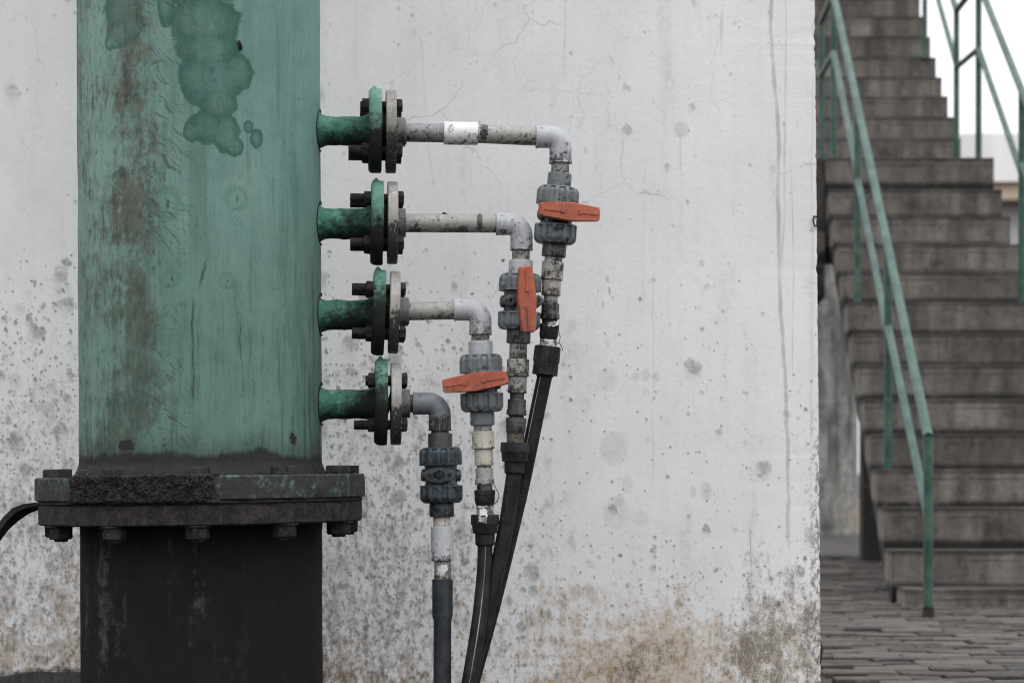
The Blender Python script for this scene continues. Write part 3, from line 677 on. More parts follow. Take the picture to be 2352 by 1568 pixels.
# ------------------------------------------------------------------ staircase (turned 3.7 degrees, its own frame)
SA = .0648; tv = .28
sd = Vector((SA, 1, 0)).normalized(); su = Vector((1, -SA, 0)).normalized()
S0 = Vector((1.52, 8.54, 0)); SW = .94
def st(lat, fwd, z): return Vector((S0.x + lat + SA * fwd, S0.y + fwd, z))
ys = [1351, 1262, 1163, 1076, 995, 915, 837, 765, 693, 623, 560, 497, 435, 362]
zs = [EYE - (y - HOR) / F * (8.54 + tv * i) for i, y in enumerate(ys)]
stairs = tag(empty('staircase', S0), 'concrete staircase with stained risers climbing away beyond the wall corner', 'staircase')
def under(f): return max(0.0, .892 + .585 * (8.54 + f - 10.42))
def step(f0, f1, zt, zb0, zb1, lat0=0.0, lat1=SW, name='step'):
    b = MB(); N = 26; rnd = random.Random(int(f0 * 1000)); nos = .012
    vs = []; fs = []
    # rings along the width: a tread with a worn nosing
    prof = lambda j: [(f0 + .006 * j, zb0), (f0 + .004 * j, zt - .045), (f0 - .003 + .005 * j, zt - .040 + .004 * j), (f0 - .003 + .005 * j, zt - .006 + .004 * j), (f0 + .001 + .005 * j, zt - .001 + .003 * j), (f1 - .002, zt - .004), (f1 - .002, zb1)]
    for i in range(N + 1):
        la = lat0 + (lat1 - lat0) * i / N
        j = mnoise.noise((la * 9, f0 * 3, zt)) + .6 * mnoise.noise((la * 30, f0 * 3, zt))
        vs += [st(la, f, z) for f, z in prof(j)]
    m_ = 7
    for i in range(N):
        for k in range(m_):
            a, b_ = i * m_ + k, i * m_ + (k + 1) % m_
            fs.append((a, b_, b_ + m_, a + m_))
    fs.append(tuple(range(m_))); fs.append(tuple(reversed([N * m_ + k for k in range(m_)])))
    b.add(vs, fs)
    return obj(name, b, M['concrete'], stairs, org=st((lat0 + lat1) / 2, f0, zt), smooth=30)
for i in range(13):
    f0 = tv * i
    step(f0, f0 + tv, zs[i], under(f0) if i else 0.0, under(f0 + tv), lat0=-.0 if i else .02)
LF0, LF1 = tv * 13, 4.66
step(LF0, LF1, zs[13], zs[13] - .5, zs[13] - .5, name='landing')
uy = [(13.20, 2.44), (13.49, 2.609), (13.785, 2.79), (14.08, 2.974), (14.375, 3.15), (14.67, 3.336), (14.965, 3.534), (15.26, 3.734), (15.555, 3.93), (15.85, 4.12), (16.145, 4.31), (16.44, 4.50)]
for i, (Y, z) in enumerate(uy):
    step(Y - 8.54, Y - 8.54 + .293, z, z - .42, z - .42 + .19)
b = MB(); 
P = [st(-.9, LF0 + .02, 0), st(-.004, LF0 + .02, 0), st(-.004, LF1, 0), st(-.9, LF1, 0)]
b.add([p + Vector((0, 0, z)) for z in (zs[13] - .78, zs[13] - .006) for p in P], [(3, 2, 1, 0), (4, 5, 6, 7)] + [(k, (k + 1) % 4, (k + 1) % 4 + 4, k + 4) for k in range(4)])
obj('side_landing', b, M['concrete'], stairs, smooth=0)
for la0, la1, f0_, f1_ in ((.28, .66, 4.40, 4.62),):
    b = MB(); P = [st(la0, f0_, 0), st(la1, f0_, 0), st(la1, f1_, 0), st(la0, f1_, 0)]
    b.add([p + Vector((0, 0, z)) for z in (0, zs[13] - .5) for p in P], [(3, 2, 1, 0), (4, 5, 6, 7)] + [(k, (k + 1) % 4, (k + 1) % 4 + 4, k + 4) for k in range(4)])
    obj('support_pier', b, M['concrete'], stairs, smooth=0)

# railings of green tube
RR = .0178
def railing(label, lat, posts, hand, mids, grp):
    r = tag(empty('stair_railing', st(lat, posts[0][0], 0)), label, 'railing', grp)
    for (f, z0, z1) in posts:
        b = MB(); b.tube([st(lat, f, z0 - .004), st(lat, f, z1)], RR, 14); obj('post', b, M['rail'], r)
    b = MB(); b.lathe(st(lat, min(posts)[0], -.01), (0, 0, 1), [(0, .034), (.012, .031), (.022, RR * 1.3), (.055, RR * 1.12), (.06, RR * .9)], 18, rough=.003, rf=60); obj('post_foot', b, M['steel'], r)
    for pts in hand:
        b = MB(); b.tube([st(lat, f, z) for f, z in pts], RR * 1.05, 14); obj('handrail', b, M['rail'], r)
    for pts in mids:
        b = MB(); b.tube([st(lat, f, z) for f, z in pts], RR * .92, 12); obj('mid_rail', b, M['rail'], r)
    return r
dY = lambda Y: Y - 8.54
LL = 1.015 - .9666; LR = 1.83 - .9666
def zz(py, Y): return EYE + (HOR - py) / F * Y
hl = lambda Y: 1.4986 + .6055 * (Y - 9.38)
P1, P2_, P3, P4, P5 = 8.03, 9.40, 10.80, 12.24, 13.13
railing('green tube railing on the left edge of the stairs, end post on the paving', LL,
        [(dY(P1), -.0, .672), (dY(P2_), zs[3], hl(P2_)), (dY(P3), zs[8], hl(P3)), (dY(P4), zs[13], hl(P4)), (dY(P5), zs[13], hl(P4) + .03)],
        [[(dY(P1), .672), (dY(P2_), hl(P2_)), (dY(P3), hl(P3)), (dY(P4), hl(P4))], [(dY(P4), hl(P4)), (dY(P5), hl(P4) + .03)]],
        [[(dY(P1), .372), (dY(P2_), zz(750, P2_))], [(dY(P2_), zz(768, P2_)), (dY(P3), zz(412, P3))], [(dY(P3), zz(400, P3)), (dY(P4), zz(120, P4))], [(dY(P4), zz(122, P4)), (dY(P5), zz(172, P5))]],
        'railings of the stairs')
hr = lambda Y: 2.43 + .600 * (Y - 10.8)
PU0 = 14.66
railing('green tube railing on the far right edge of the stairs, seen against the white sky', LR,
        [(dY(10.8), zs[8], hr(10.8)), (dY(12.24), zs[13], hr(12.24)), (dY(13.13), zs[13], hr(12.24) + .03), (dY(PU0), 3.33, 4.30), (dY(8.1), 0, .76), (dY(9.4), zs[3], hr(9.4))],
        [[(dY(8.1), .76), (dY(9.4), hr(9.4)), (dY(10.8), hr(10.8)), (dY(12.24), hr(12.24))], [(dY(12.24), hr(12.24)), (dY(13.13), hr(12.24) + .03)], [(dY(13.13), hr(12.24) + .03), (dY(PU0), 4.30), (dY(16.2), 5.2)]],
        [[(dY(9.4), hr(9.4) - .36), (dY(10.8), hr(10.8) - .36)], [(dY(10.8), zz(400, 10.8)), (dY(12.24), zz(112, 12.24))], [(dY(12.24), zz(112, 12.24)), (dY(13.13), zz(155, 13.13))], [(dY(13.13), zz(150, 13.13)), (dY(PU0), zz(-110, PU0)), (dY(16.2), 4.83)]],
        'railings of the stairs')

# far things
b = MB(); b.lathe((2.53, 19.4, 0), (0, 0, 1), [(0, .57), (.05, .55), (.06, .545), (6.0, .545)], 40)
tag(obj('concrete_pillar', b, M['pillar'], org=(2.53, 19.4, 0)), 'thick round grey concrete pillar behind the wall corner, left of the stairs', 'pillar')
b = MB(); b.box((3.45, 20.6, .14), (1.0, .3, .28)); tag(obj('low_block', b, M['peach'], org=(3.45, 20.6, 0), smooth=0), 'low peach coloured block on the ground beside the round pillar', 'block')
bl = tag(empty('white_building', (9.3, 45, 0)), 'pale flat roofed building far behind the right railing', 'building')
b = MB(); b.box((17.3, 50.3, 3.1), (15.2, 8.8, 6.2)); obj('wall', b, M['bld_grey'], bl, smooth=0)
b = MB(); b.box((17.3, 50.0, 7.05), (16.0, 10.0, 1.0)); obj('parapet', b, M['bld_white'], bl, smooth=0)
b = MB(); b.box((17.3, 50.0, 6.37), (15.7, 9.7, .33)); obj('soffit', b, M['soffit'], bl, smooth=0)
b = MB()
for k in range(3): obj('window', MB().box((12.6 + k * 4, 45.87, 2.2), (1.6, .1, 1.5)), M['glass'], bl, smooth=0)

# ------------------------------------------------------------------ the big green standpipe
s0 = D0 / F
tx = (465.5 - 1176) * s0
def zD(py): return EYE - (py - HOR) * s0
tank = tag(empty('green_tank', (tx + .0006, D0, 0), (0, -.0055, 0)), 'big weathered green steel standpipe with a bolted flange and black lower half', 'standpipe')
TM = mat_of(tank)
def T(x, y, z): return TM @ Vector((x, y, z))
ax = TM.to_3x3() @ Vector((0, 0, 1))
RT = .2568
zf0, zf1, zf2, zf3 = zD(1199), zD(1153), zD(1145), zD(1092)
# body: green shell with a fillet weld at its foot
b = MB(); pr = [(zf3 - .02, RT + .010), (zf3 + .004, RT + .010), (zf3 + .012, RT + .005), (zf3 + .025, RT + .0005)] + [(zf3 + .03 + k * (3.4 - zf3) / 60, RT) for k in range(61)]
b.lathe(T(0, 0, 0), ax, pr, 160, rough=.0014, rf=9)
obj('shell', b, M['tank'], tank, org=T(0, 0, 0), smooth=40)
b = MB(); b.lathe(T(0, 0, 0), ax, [(-.01, RT - .001)] + [(k * zf0 / 12, RT - .001) for k in range(13)], 120, rough=.001, rf=9)
obj('lower_pipe', b, M['dark_pipe'], tank, org=T(0, 0, 0), smooth=40)
fl_ax = (TM.to_3x3() @ Matrix.Rotation(-.009, 3, 'Y')) @ Vector((0, 0, 1))
fc = lambda z: T(0, 0, z)
b = MB(); h = zf3 - zf2; b.lathe(fc(zf2), fl_ax, [(0, RT * .98), (0, .345), (.003, .348), (h * .35, .3485), (h * .7, .348), (h - .003, .3475), (h, .344), (h, RT * .98)], 140, rough=.0018, rf=16, cap=False)
uf = obj('upper_flange', b, M['flange_top'], tank, org=fc(zf2), smooth=40)
b = MB(); h = zf1 - zf0; b.lathe(fc(zf0), fl_ax, [(0, RT * .98), (0, .338), (.003, .3415), (h - .003, .3415), (h, .338), (h, RT * .98)], 140, rough=.0015, rf=16, cap=False)
obj('lower_flange', b, M['steel'], tank, org=fc(zf0), smooth=40)
b = MB(); h = zf2 - zf1
def gfun(a, d, r): return 1 + .006 * mnoise.noise((math.cos(a) * 14, math.sin(a) * 14, d * 40)) + .010 * max(0, mnoise.noise((math.cos(a) * 5, math.sin(a) * 5, 4))) + .004 * mnoise.noise((math.cos(a) * 50, math.sin(a) * 50, 0))
b.lathe(fc(zf1 - .001), fl_ax, [(0, .33), (0, .3405), (h * .5, .344), (h + .002, .3395), (h + .002, .33)], 260, rfun=gfun, cap=False)
obj('rubber_gasket', b, M['rubber'], tank, smooth=30)
# scale on the rim
b = MB(); N1, N2 = 260, 26; vs = []; fs = []; a0, a1 = th(210) * .0 + math.asin((212 - 465) / 372), math.asin((556 - 465) / 372)
fm = Matrix.Rotation(-.009, 3, 'Y'); h = zf3 - zf2
for i in range(N1 + 1):
    a = a0 + (a1 - a0) * i / N1
    for j in range(N2 + 1):
        v = j / N2; zz_ = zf2 - .004 + (h + .008) * v
        q = Vector((a * 12, v * 1.9, 0))
        ed = min(1, max(0, (i - 6 - 5 * mnoise.noise((v * 7, 1, 0))) / 9), max(0, (N1 - i - 8 - 7 * mnoise.noise((v * 6, 5, 0))) / 12)) * min(1, j / 2 + .2, (N2 - j) / 2 + .2)
        d = .003 + .0035 * mnoise.noise(q * 2) + .0035 * mnoise.noise(q * 6) + .0028 * mnoise.noise(q * 14) + .0016 * mnoise.noise(q * 30)
        d = max(d, -.001) * ed - .002 * (1 - ed); d = d + .001
        z2 = zz_ + .0025 * mnoise.noise(Vector((a * 30, 3, v)))
        r = .3485 + d
        p = fm @ Vector((r * math.sin(a), -r * math.cos(a), z2 - zf2)); vs.append(T(p.x, p.y, p.z + zf2))
for i in range(N1):
    for j in range(N2):
        k = i * (N2 + 1) + j; fs.append((k, k + N2 + 1, k + N2 + 2, k + 1))
b.add(vs, fs); obj('rust_scale', b, M['crust'], uf, smooth=60)
# flange bolts: head, shank, nut and stub end in one
def hexring(b, p0, axx, prof, rot=0, worn=.0):
    hx = lambda a, d, r: math.cos(math.pi / 6) / math.cos(((a + rot) % (math.pi / 3)) - math.pi / 6)
    b.lathe(p0, axx, prof, 36, rfun=hx, rough=worn, rf=120); return b
def big_bolt(rot):
    b = MB(); r = .0278
    hexring(b, (0, 0, 0), (0, 0, 1), [(0, r), (.013, r), (.016, r * .95), (.017, r * .86)], rot, .0011)
    H = -(zf3 - zf0)
    b.cyl((0, 0, H - .033), (0, 0, .002), .0145, n=16)
    hexring(b, (0, 0, H - .028), (0, 0, 1), [(0, r * .80), (.003, r * .90), (.022, r * .93), (.026, r * .91), (.027, r * .91)], rot * 2, .001)
    b.lathe((0, 0, H - .003), (0, 0, 1), [(0, r * 1.08), (.003, r * 1.08)], 24)
    return mesh_of('bolt', b.v, b.f, M['steel'], 30)
bms = [big_bolt(.2), big_bolt(.75), big_bolt(.45)]
for k in range(11):
    a = R_(6.7 + 32.727 * k) + random.uniform(-.01, .01)
    p = fm @ Vector((.314 * math.sin(a), -.314 * math.cos(a), 0))
    o = bpy.data.objects.new('bolt', bms[k % 3]); col.objects.link(o); o.parent = tank
    o.location = (p.x, p.y, zf3 + p.z + .0006); o.rotation_euler = (0, -.009, random.uniform(0, 1))
# peeled chip stuck on the paint
b = MB(); a = th(589); pc = lambda da, z: T((RT + .002) * math.sin(a + da), -(RT + .002) * math.cos(a + da), z)
z0 = zc(589, 105)
ol = [(-.018, .006), (-.006, .010), (.006, .006), (.016, -.002), (.014, -.011), (.004, -.006), (-.004, -.012), (-.014, -.004)]
rad = TM.to_3x3() @ Vector((math.sin(a), -math.cos(a), 0))
vs = [pc(x, z0 + z) + rad * (.004 * abs(mnoise.noise((x * 90, z * 90, 0)))) for x, z in ol] + [pc(0, z0) + rad * .007] + [pc(x, z0 + z) - rad * .003 for x, z in ol]
b.add(vs, [(k, (k + 1) % 8, 8) for k in range(8)] + [(k + 9, (k + 1) % 8 + 9, (k + 1) % 8, k) for k in range(8)])
obj('paint_chip', b, M['rubber'], tank, smooth=0)

# ------------------------------------------------------------------ branches and pipe runs
KD = .055             # the runs swing a little away from the camera towards the right
def dep(px): return D0 + KD * (px - 740) * s0
def W(px, py, dd=0.0):
    Y = dep(px) + dd
    return Vector(((px - 1176) / F * Y, Y, EYE - (py - HOR) / F * Y))
bax = Vector((1, KD + .02, 0)).normalized()
def seg(a, b_): return (b_ - a).normalized()
small_bolts = {}
def small_bolt(kind):
    """local +X runs from the nut end (left) to the head (right); origin in the middle of the gap"""
    if kind in small_bolts: return small_bolts[kind]
    Lh, Ln, stub, worn = kind
    b = MB(); r = .0158
    b.cyl((-.075 if stub else -.05, 0, 0), (Lh, 0, 0), .0092, n=18)
    if stub:
        n = int(stub / .0022)
        b.lathe((-Ln - .013 - stub, 0, 0), (1, 0, 0), [(k * .0011, .0098 if k % 2 else .0088) for k in range(n * 2)], 18, rough=worn, rf=150)
    hexring(b, (-Ln - .016, 0, 0), (1, 0, 0), [(0, r * .9), (.002, r), (.014, r), (.016, r * .95)], .3, worn)
    hexring(b, (Lh, 0, 0), (1, 0, 0), [(0, r * .97), (.010, r), (.012, r * .93), (.0125, r * .85)], .5, worn)
    small_bolts[kind] = mesh_of('flange_bolt', b.v, b.f, M['steel'], 30)
    return small_bolts[kind]
NOZ = [ # nozzle cy, r, green flange x0,x1, cy, R, tilt | grey flange x0,x1,cy,R
    dict(cy=300.5, r=33, g=(847.7, 876), gc=301, gR=97, tilt=.004, f=(885.8, 909.6), fc=303, fR=94.5, stub=(0, .031), fm='pvc_fl_d', gm='flange_g'),
    dict(cy=513.5, r=34.5, g=(852.4, 880), gc=512, gR=96.8, tilt=.012, f=(889.6, 913), fc=512, fR=94.6, stub=(.024, .026), fm='pvc_fl', gm='flange_g'),
    dict(cy=722.7, r=33.7, g=(856, 884), gc=717.5, gR=98.7, tilt=.034, f=(893.7, 917), fc=717, fR=94.6, stub=(.024, .027), fm='pvc_fl', gm='flange_g2'),
    dict(cy=927.7, r=33.6, g=(861, 889.5), gc=923, gR=99, tilt=.006, f=(897.4, 921), fc=926.8, fR=94.9, stub=(0, .022), fm='pvc_fl', gm='flange_g2')]
for i, q in enumerate(NOZ):
    # branch: flares into the tank, lumpy weld on top
    b = MB(); p0 = W(722, q['cy'] + 1); p1 = W(q['g'][0] + 3, q['cy']); L = (p1 - p0).length; r = q['r'] * s0
    pr = [(0, r * 1.62)]
    for k in range(1, 11):
        x = .036 * k / 10; pr.append((x, r * (1 + .62 * (1 - k / 10) ** 2.6)))
    for k in range(1, 20): pr.append((.036 + (L - .060) * k / 19, r))
    pr += [(L - .016, r * 1.04), (L - .008, r * 1.13), (L, r * 1.28)]
    b.lathe(p0, p1 - p0, pr, 64, rough=.0022, rf=38, cap=False, seed=i)
    nz = obj('branch', b, M['nozzle' if i < 2 else 'nozzle_low'], tank, smooth=45)
    # dark split line where the paint has cracked around the branch
    pts = []
    for k in range(17):
        a = R_(-115 + 230 * k / 16); ry = r * 1.45 + .0016 * mnoise.noise((k * 1.7, i * 3.1, 0))
        yy = -math.cos(a) * ry; zz_ = math.sin(a) * ry; cz_ = p0.z
        xr = math.sqrt(max(0, (RT + .0012) ** 2 - yy ** 2))
        pts.append(TM @ Vector((xr, yy, cz_ + zz_)))
    b = MB(); b.tube(pts, .0013, 6); obj('paint_crack', b, M['rubber'], nz)
    axx = Matrix.Rotation(q['tilt'], 3, 'Y') @ bax
    gx0, gx1 = q['g']; R = q['gR'] * s0; tk = (gx1 - gx0) * s0
    c0 = W(gx0, q['gc'])
    b = MB(); b.lathe(c0, axx, [(0, R * .3), (-.001, R * .93), (.002, R * .972), (.006, R * .992), (tk * .5, R), (tk - .002, R * .995), (tk, R * .98), (tk, R * .3)], 96, rough=.0016, rf=34, cap=False, seed=i + 4)
    b.lathe(c0 + axx * (tk * .45) + Vector((0, -.004, R - .002)), (0, 0, 1), [(0, .009), (.004, .005), (.008, .002)], 10, rough=.0015, rf=90, seed=i)
    fo = obj('branch_flange', b, M[q['gm']], nz, smooth=40)
EMB = []
runs = []
LBL = ['topmost grey pipe run, the longest, with a white sleeve and an orange handle set crosswise',
       'second grey pipe run from the top, with its orange handle turned upright',
       'third grey pipe run from the top, with a tilted orange handle over the lowest elbow',
       'lowest pipe run, slate grey elbow, dark valve without handle, black pipe below']
NX = [(1287.5, 375.4), (1197.7, 574.7), (1103.5, 768.4), (1010.3, 988.4)]
for i, q in enumerate(NOZ):
    r_ = tag(empty('pipe_run', W(NX[i][0], NX[i][1])), LBL[i], 'pipe', 'pipe runs branching off the green standpipe'); runs.append(r_)
    axx = Matrix.Rotation(q['tilt'] * (.9 if i == 2 else .3), 3, 'Y') @ bax
    fx0, fx1 = q['f']; R = q['fR'] * s0; tk = (fx1 - fx0) * s0; c0 = W(fx0, q['fc'])
    b = MB(); b.lathe(c0, axx, [(0, R * .2), (0, R - .002), (.002, R), (tk - .002, R), (tk, R - .002), (tk, R * .2)], 96, rough=.0003, rf=40, cap=False)
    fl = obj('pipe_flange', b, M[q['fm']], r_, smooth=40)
    b = MB(); g0 = W(q['g'][1] - 1, q['gc']); b.lathe(g0, c0 - g0 + axx * .002, [(0, R * .66), ((c0 - g0).length + .002, R * .66)], 48, rough=.002, rf=40)
    obj('gasket', b, M['rubber'], r_)
    # four bolts
    mid = (W(q['g'][1], q['gc']) + c0) / 2; gap = (fx1 - q['g'][1]) * s0; half = ((fx0 - q['g'][1]) / 2) * s0
    ang = math.atan2(axx.y, axx.x); til = -math.asin(axx.z)
    for k, a in enumerate((45, 135, 225, 315)):
        up = a < 180
        stub = q['stub'][0 if up else 1]
        o = bpy.data.objects.new('flange_bolt', small_bolt((round(half + tk, 4), round(half + tk * 1.14, 4), stub, .0012 if i < 3 else .0006))); col.objects.link(o); o.parent = r_
        rb = R * .765
        off = Matrix.Rotation(ang, 3, 'Z') @ Vector((0, -math.cos(R_(a)) * rb, math.sin(R_(a)) * rb * .985))
        o.location = mat_of(r_).inverted() @ (mid + off); o.rotation_euler = (R_(random.uniform(0, 50)), til, ang)

def pipe_piece(name, pa, pb, rpx, m, parent, ch=.001, rough=0, r2=None, n=36, dd=0.0):
    b = MB(); b.cyl(pa, pb, rpx * s0, ch, n=n, rough=rough, rf=60, r2=None if r2 is None else r2 * s0)
    return obj(name, b, m, parent)
def elbow(parent, x0, yh, xv, y1, R, m, rb=28, dark=False):
    """socket elbow: in from the left at height yh, out downwards on axis xv"""
    b = MB(); pts = [W(x0, yh), W(x0 + 1.2, yh), W(xv - rb, yh)]
    for k in range(1, 12):
        a = math.pi / 2 * k / 12; pts.append(W(xv - rb + rb * math.sin(a), yh + rb - rb * math.cos(a)))
    pts += [W(xv, yh + rb), W(xv, y1 - 1.2), W(xv, y1)]
    rs = [R * s0] * len(pts); rs[0] -= .0012; rs[-1] -= .0012
    # mould lips at both sockets
    b.tube(pts, rs, 40)
    b.cyl(W(x0 - .5, yh), W(x0 + 3.5, yh), (R + 1.0) * s0, .0006, n=40); b.cyl(W(xv, y1 - 3.5), W(xv, y1 + .5), (R + 1.0) * s0, .0006, n=40)
    # embossed ring mark on the top of the socket
    c = W(xv - rb - 16, yh); 
    for k in range(2):
        a = -.9; p = c + Vector((0, -math.cos(a + 1.6 * 0) * R * s0 * .62, R * s0 * .80))
    b.tube([c + Vector((math.cos(t_) * .0042, -R * s0 * (.75 + .06 * math.sin(t_)), R * s0 * (.62 + .1 * math.sin(t_)))) for t_ in [k * 2 * math.pi / 12 for k in range(13)]], .0005, 6)
    return obj('elbow', b, m, parent, smooth=45)
def union_nut(parent, pa, pb, rpx, m, up=True, n=12, ph=0.0):
    """ribbed nut from pa to pb; its rounded shoulder is at pa when up, else at pb"""
    if not up: pa, pb = pb, pa
    L = (pb - pa).length; R = rpx * s0; NN = n * 10
    def rf(a, d, r):
        f = ((a / (2 * math.pi) * n + ph) % 1.0); rib = f < .46
        e = min(1, max(0, (abs(f - .23) - .21) / .035)) if f < .73 else min(1, max(0, (abs(f - 1.23) - .21) / .035))
        v = d / L
        k = 0 if v > .90 else (min(1, (v - .06) / .03) if v > .06 else 0)
        dip = .105 if v < .9 else 0
        if v < .30 and v > .06: dip = .105 + .05 * (1 - (v - .06) / .24)
        return 1 - dip * e * k
    pr = [(0, R * .80), (L * .02, R * .84), (L * .07, R * .90), (L * .11, R * .935), (L * .2, R * .975), (L * .30, R), (L * .34, R), (L * .6, R), (L * .86, R), (L * .895, R), (L * .905, R * 1.0), (L * .985, R * 1.005), (L, R * .985)]
    b = MB(); b.lathe(pa, pb - pa, pr, NN, rfun=rf)
    return obj('union_nut', b, m, parent, smooth=28)
def handle_mesh(Lp=150, hm=43, he=31, th_=.017):
    """handle in its own frame: X along the handle, Z across, faces -Y; tapered bar with bevelled edges, ribs and marks"""
    L = Lp * s0 / 2; a = hm * s0 / 2; e = he * s0 / 2; r = .0035
    poly = [(-L, -e + r), (-L + r, -e), (-.004, -a), (.004, -a), (L - r, -e), (L, -e + r), (L, e - r), (L - r, e), (.004, a), (-.004, a), (-L + r, e), (-L, e - r)]
    mt = Matrix(((1, 0, 0, 0), (0, 0, -1, 0), (0, 1, 0, 0), (0, 0, 0, 1)))     # poly y -> Z, depth -> -Y
    b = MB(); b.prism(poly, mt, th_, .0018)
    for s in (-1, 1):
        b.box((s * (L * .62), -th_ - .0008, 0), (L * .62, .0028, .0042)); b.box((s * (L * .30), -th_ - .0012, 0), (.0070, .0044, .0085))
    if True:
        pts = [Vector((-L * .18 + math.cos(k * math.pi / 6) * .003, -th_ - .0002, math.sin(k * math.pi / 6) * .0044)) for k in range(13)]
        b.tube(pts, .0006, 6)
    return b
def ball_valve(parent, axis, yn0, yn1, ym1, ym2, yb, rn, rb, m_nut, m_body, rz, handle=None, pad=False, hx=None):
    """axis(y)->px; nut yn0..yn1, body to ym1, nut ym1..ym2"""
    A = lambda y: W(axis(y), y)
    b = MB(); pa, pb = A(yn1 - 3), A(ym1 + 3); L = (pb - pa).length; r = rb * s0
    b.lathe(pa, pb - pa, [(0, r), (L * .1, r), (L * .14, r * .96), (L * .3, r * .97), (L * .5, r * .985), (L * .7, r * .97), (L * .86, r * .96), (L * .9, r), (L, r)], 48)
    c = (pa + pb) / 2
    rot = Matrix.Rotation(rz, 3, 'Z')
    # round bosses at the sides and the mounting lugs
    for s in (-1, 1):
        d = rot @ Vector((s, 0, 0)); b.lathe(c + d * (r * .8), d, [(0, .013), (r * .32, .013), (r * .38, .011), (r * .42, .006)], 20)
    v = obj('ball_valve', b, m_body, parent, smooth=40)
    union_nut(v, A(yn0), A(yn1), rn, m_nut, True, ph=.1); union_nut(v, A(ym1), A(ym2), rn, m_nut, False, ph=.35)
    f = rot @ Vector((0, -1, 0))
    if pad:      # diamond mounting pad with two screw holes
        b = MB(); R1 = .0185; out_, inn_ = [], []
        N = 48
        def dia(k, a, h_, rr):
            # outline of a rounded rhombus: hull of circles at (+-a,0) radius rr and (0,+-h_) radius rr*.5
            th_ = 2 * math.pi * k / N; d = Vector((math.cos(th_), math.sin(th_)))
            pts = [Vector((a, 0)), Vector((-a, 0)), Vector((0, h_)), Vector((0, -h_))]; rs = [rr, rr, rr * .6, rr * .6]
            best = max(range(4), key=lambda j: pts[j].dot(d) + rs[j]); return pts[best] + d * rs[best]
        U_ = rot @ Vector((1, 0, 0)); Zv = Vector((0, 0, 1)); pc_ = c + f * (r * .86)
        vs = []; fs = []
        for (dz, a, h_, rr) in ((0, .0215, .0105, .0118), (.0105, .0215, .0105, .0118), (.0115, .0212, .0103, .0112), (.0115, .0085, .0085, .0050), (.001, .0085, .0085, .0045)):
            for k in range(N):
                p = dia(k, a, h_, rr)
                vs.append(pc_ + U_ * p.x + Zv * p.y + f * dz)
        for i in range(4):
            for k in range(N):
                a_, b_ = i * N + k, i * N + (k + 1) % N; fs.append((a_, b_, b_ + N, a_ + N))
        b.add(vs, fs)
        obj('mounting_pad', b, M['nut_dark'] if m_nut == M['nut_dark'] else M['nut'], v, smooth=30)
        for s in (-1, 1):
            b = MB(); b.lathe(pc_ + U_ * (s * .0218) + f * .0103, f, [(0, .0052), (.0016, .0052), (.0017, .004)], 20); obj('screw_hole', b, M['rubber'], v)
        b = MB(); b.lathe(pc_ - f * .002, f, [(0, .011), (.004, .010)], 24, rough=.001, rf=80); obj('stem_seat', b, M['rubber'], v)
    if handle is not None:
        # lug seen beside the handle
        b = MB(); U_ = rot @ Vector((1, 0, 0))
        for s in (-1, 1):
            b.lathe(c + U_ * (s * .030) + f * (r * .7), f, [(0, .012), (.016, .012), (.017, .010), (.017, .0045), (.008, .0045)], 22, cap=False)
        b.cyl(c + f * (r * .6), c + f * .066, .014, n=24)
        obj('stem', b, m_body, v)
        hb = handle_mesh()
        hmx = Matrix.Translation(c + f * .052) @ Matrix.Rotation(rz, 4, 'Z') @ Matrix.Rotation(handle, 4, 'Y')
        hb.v = [hmx @ p for p in hb.v]
        ho = obj('handle', hb, M['orange'], v, org=c + f * .052, smooth=30)
    return v
def lerp_axis(pts):
    def f(y):
        for (y0, x0), (y1, x1) in zip(pts, pts[1:]):
            if y <= y1 or (y1, x1) == pts[-1]: return x0 + (x1 - x0) * (y - y0) / (y1 - y0)
    return f
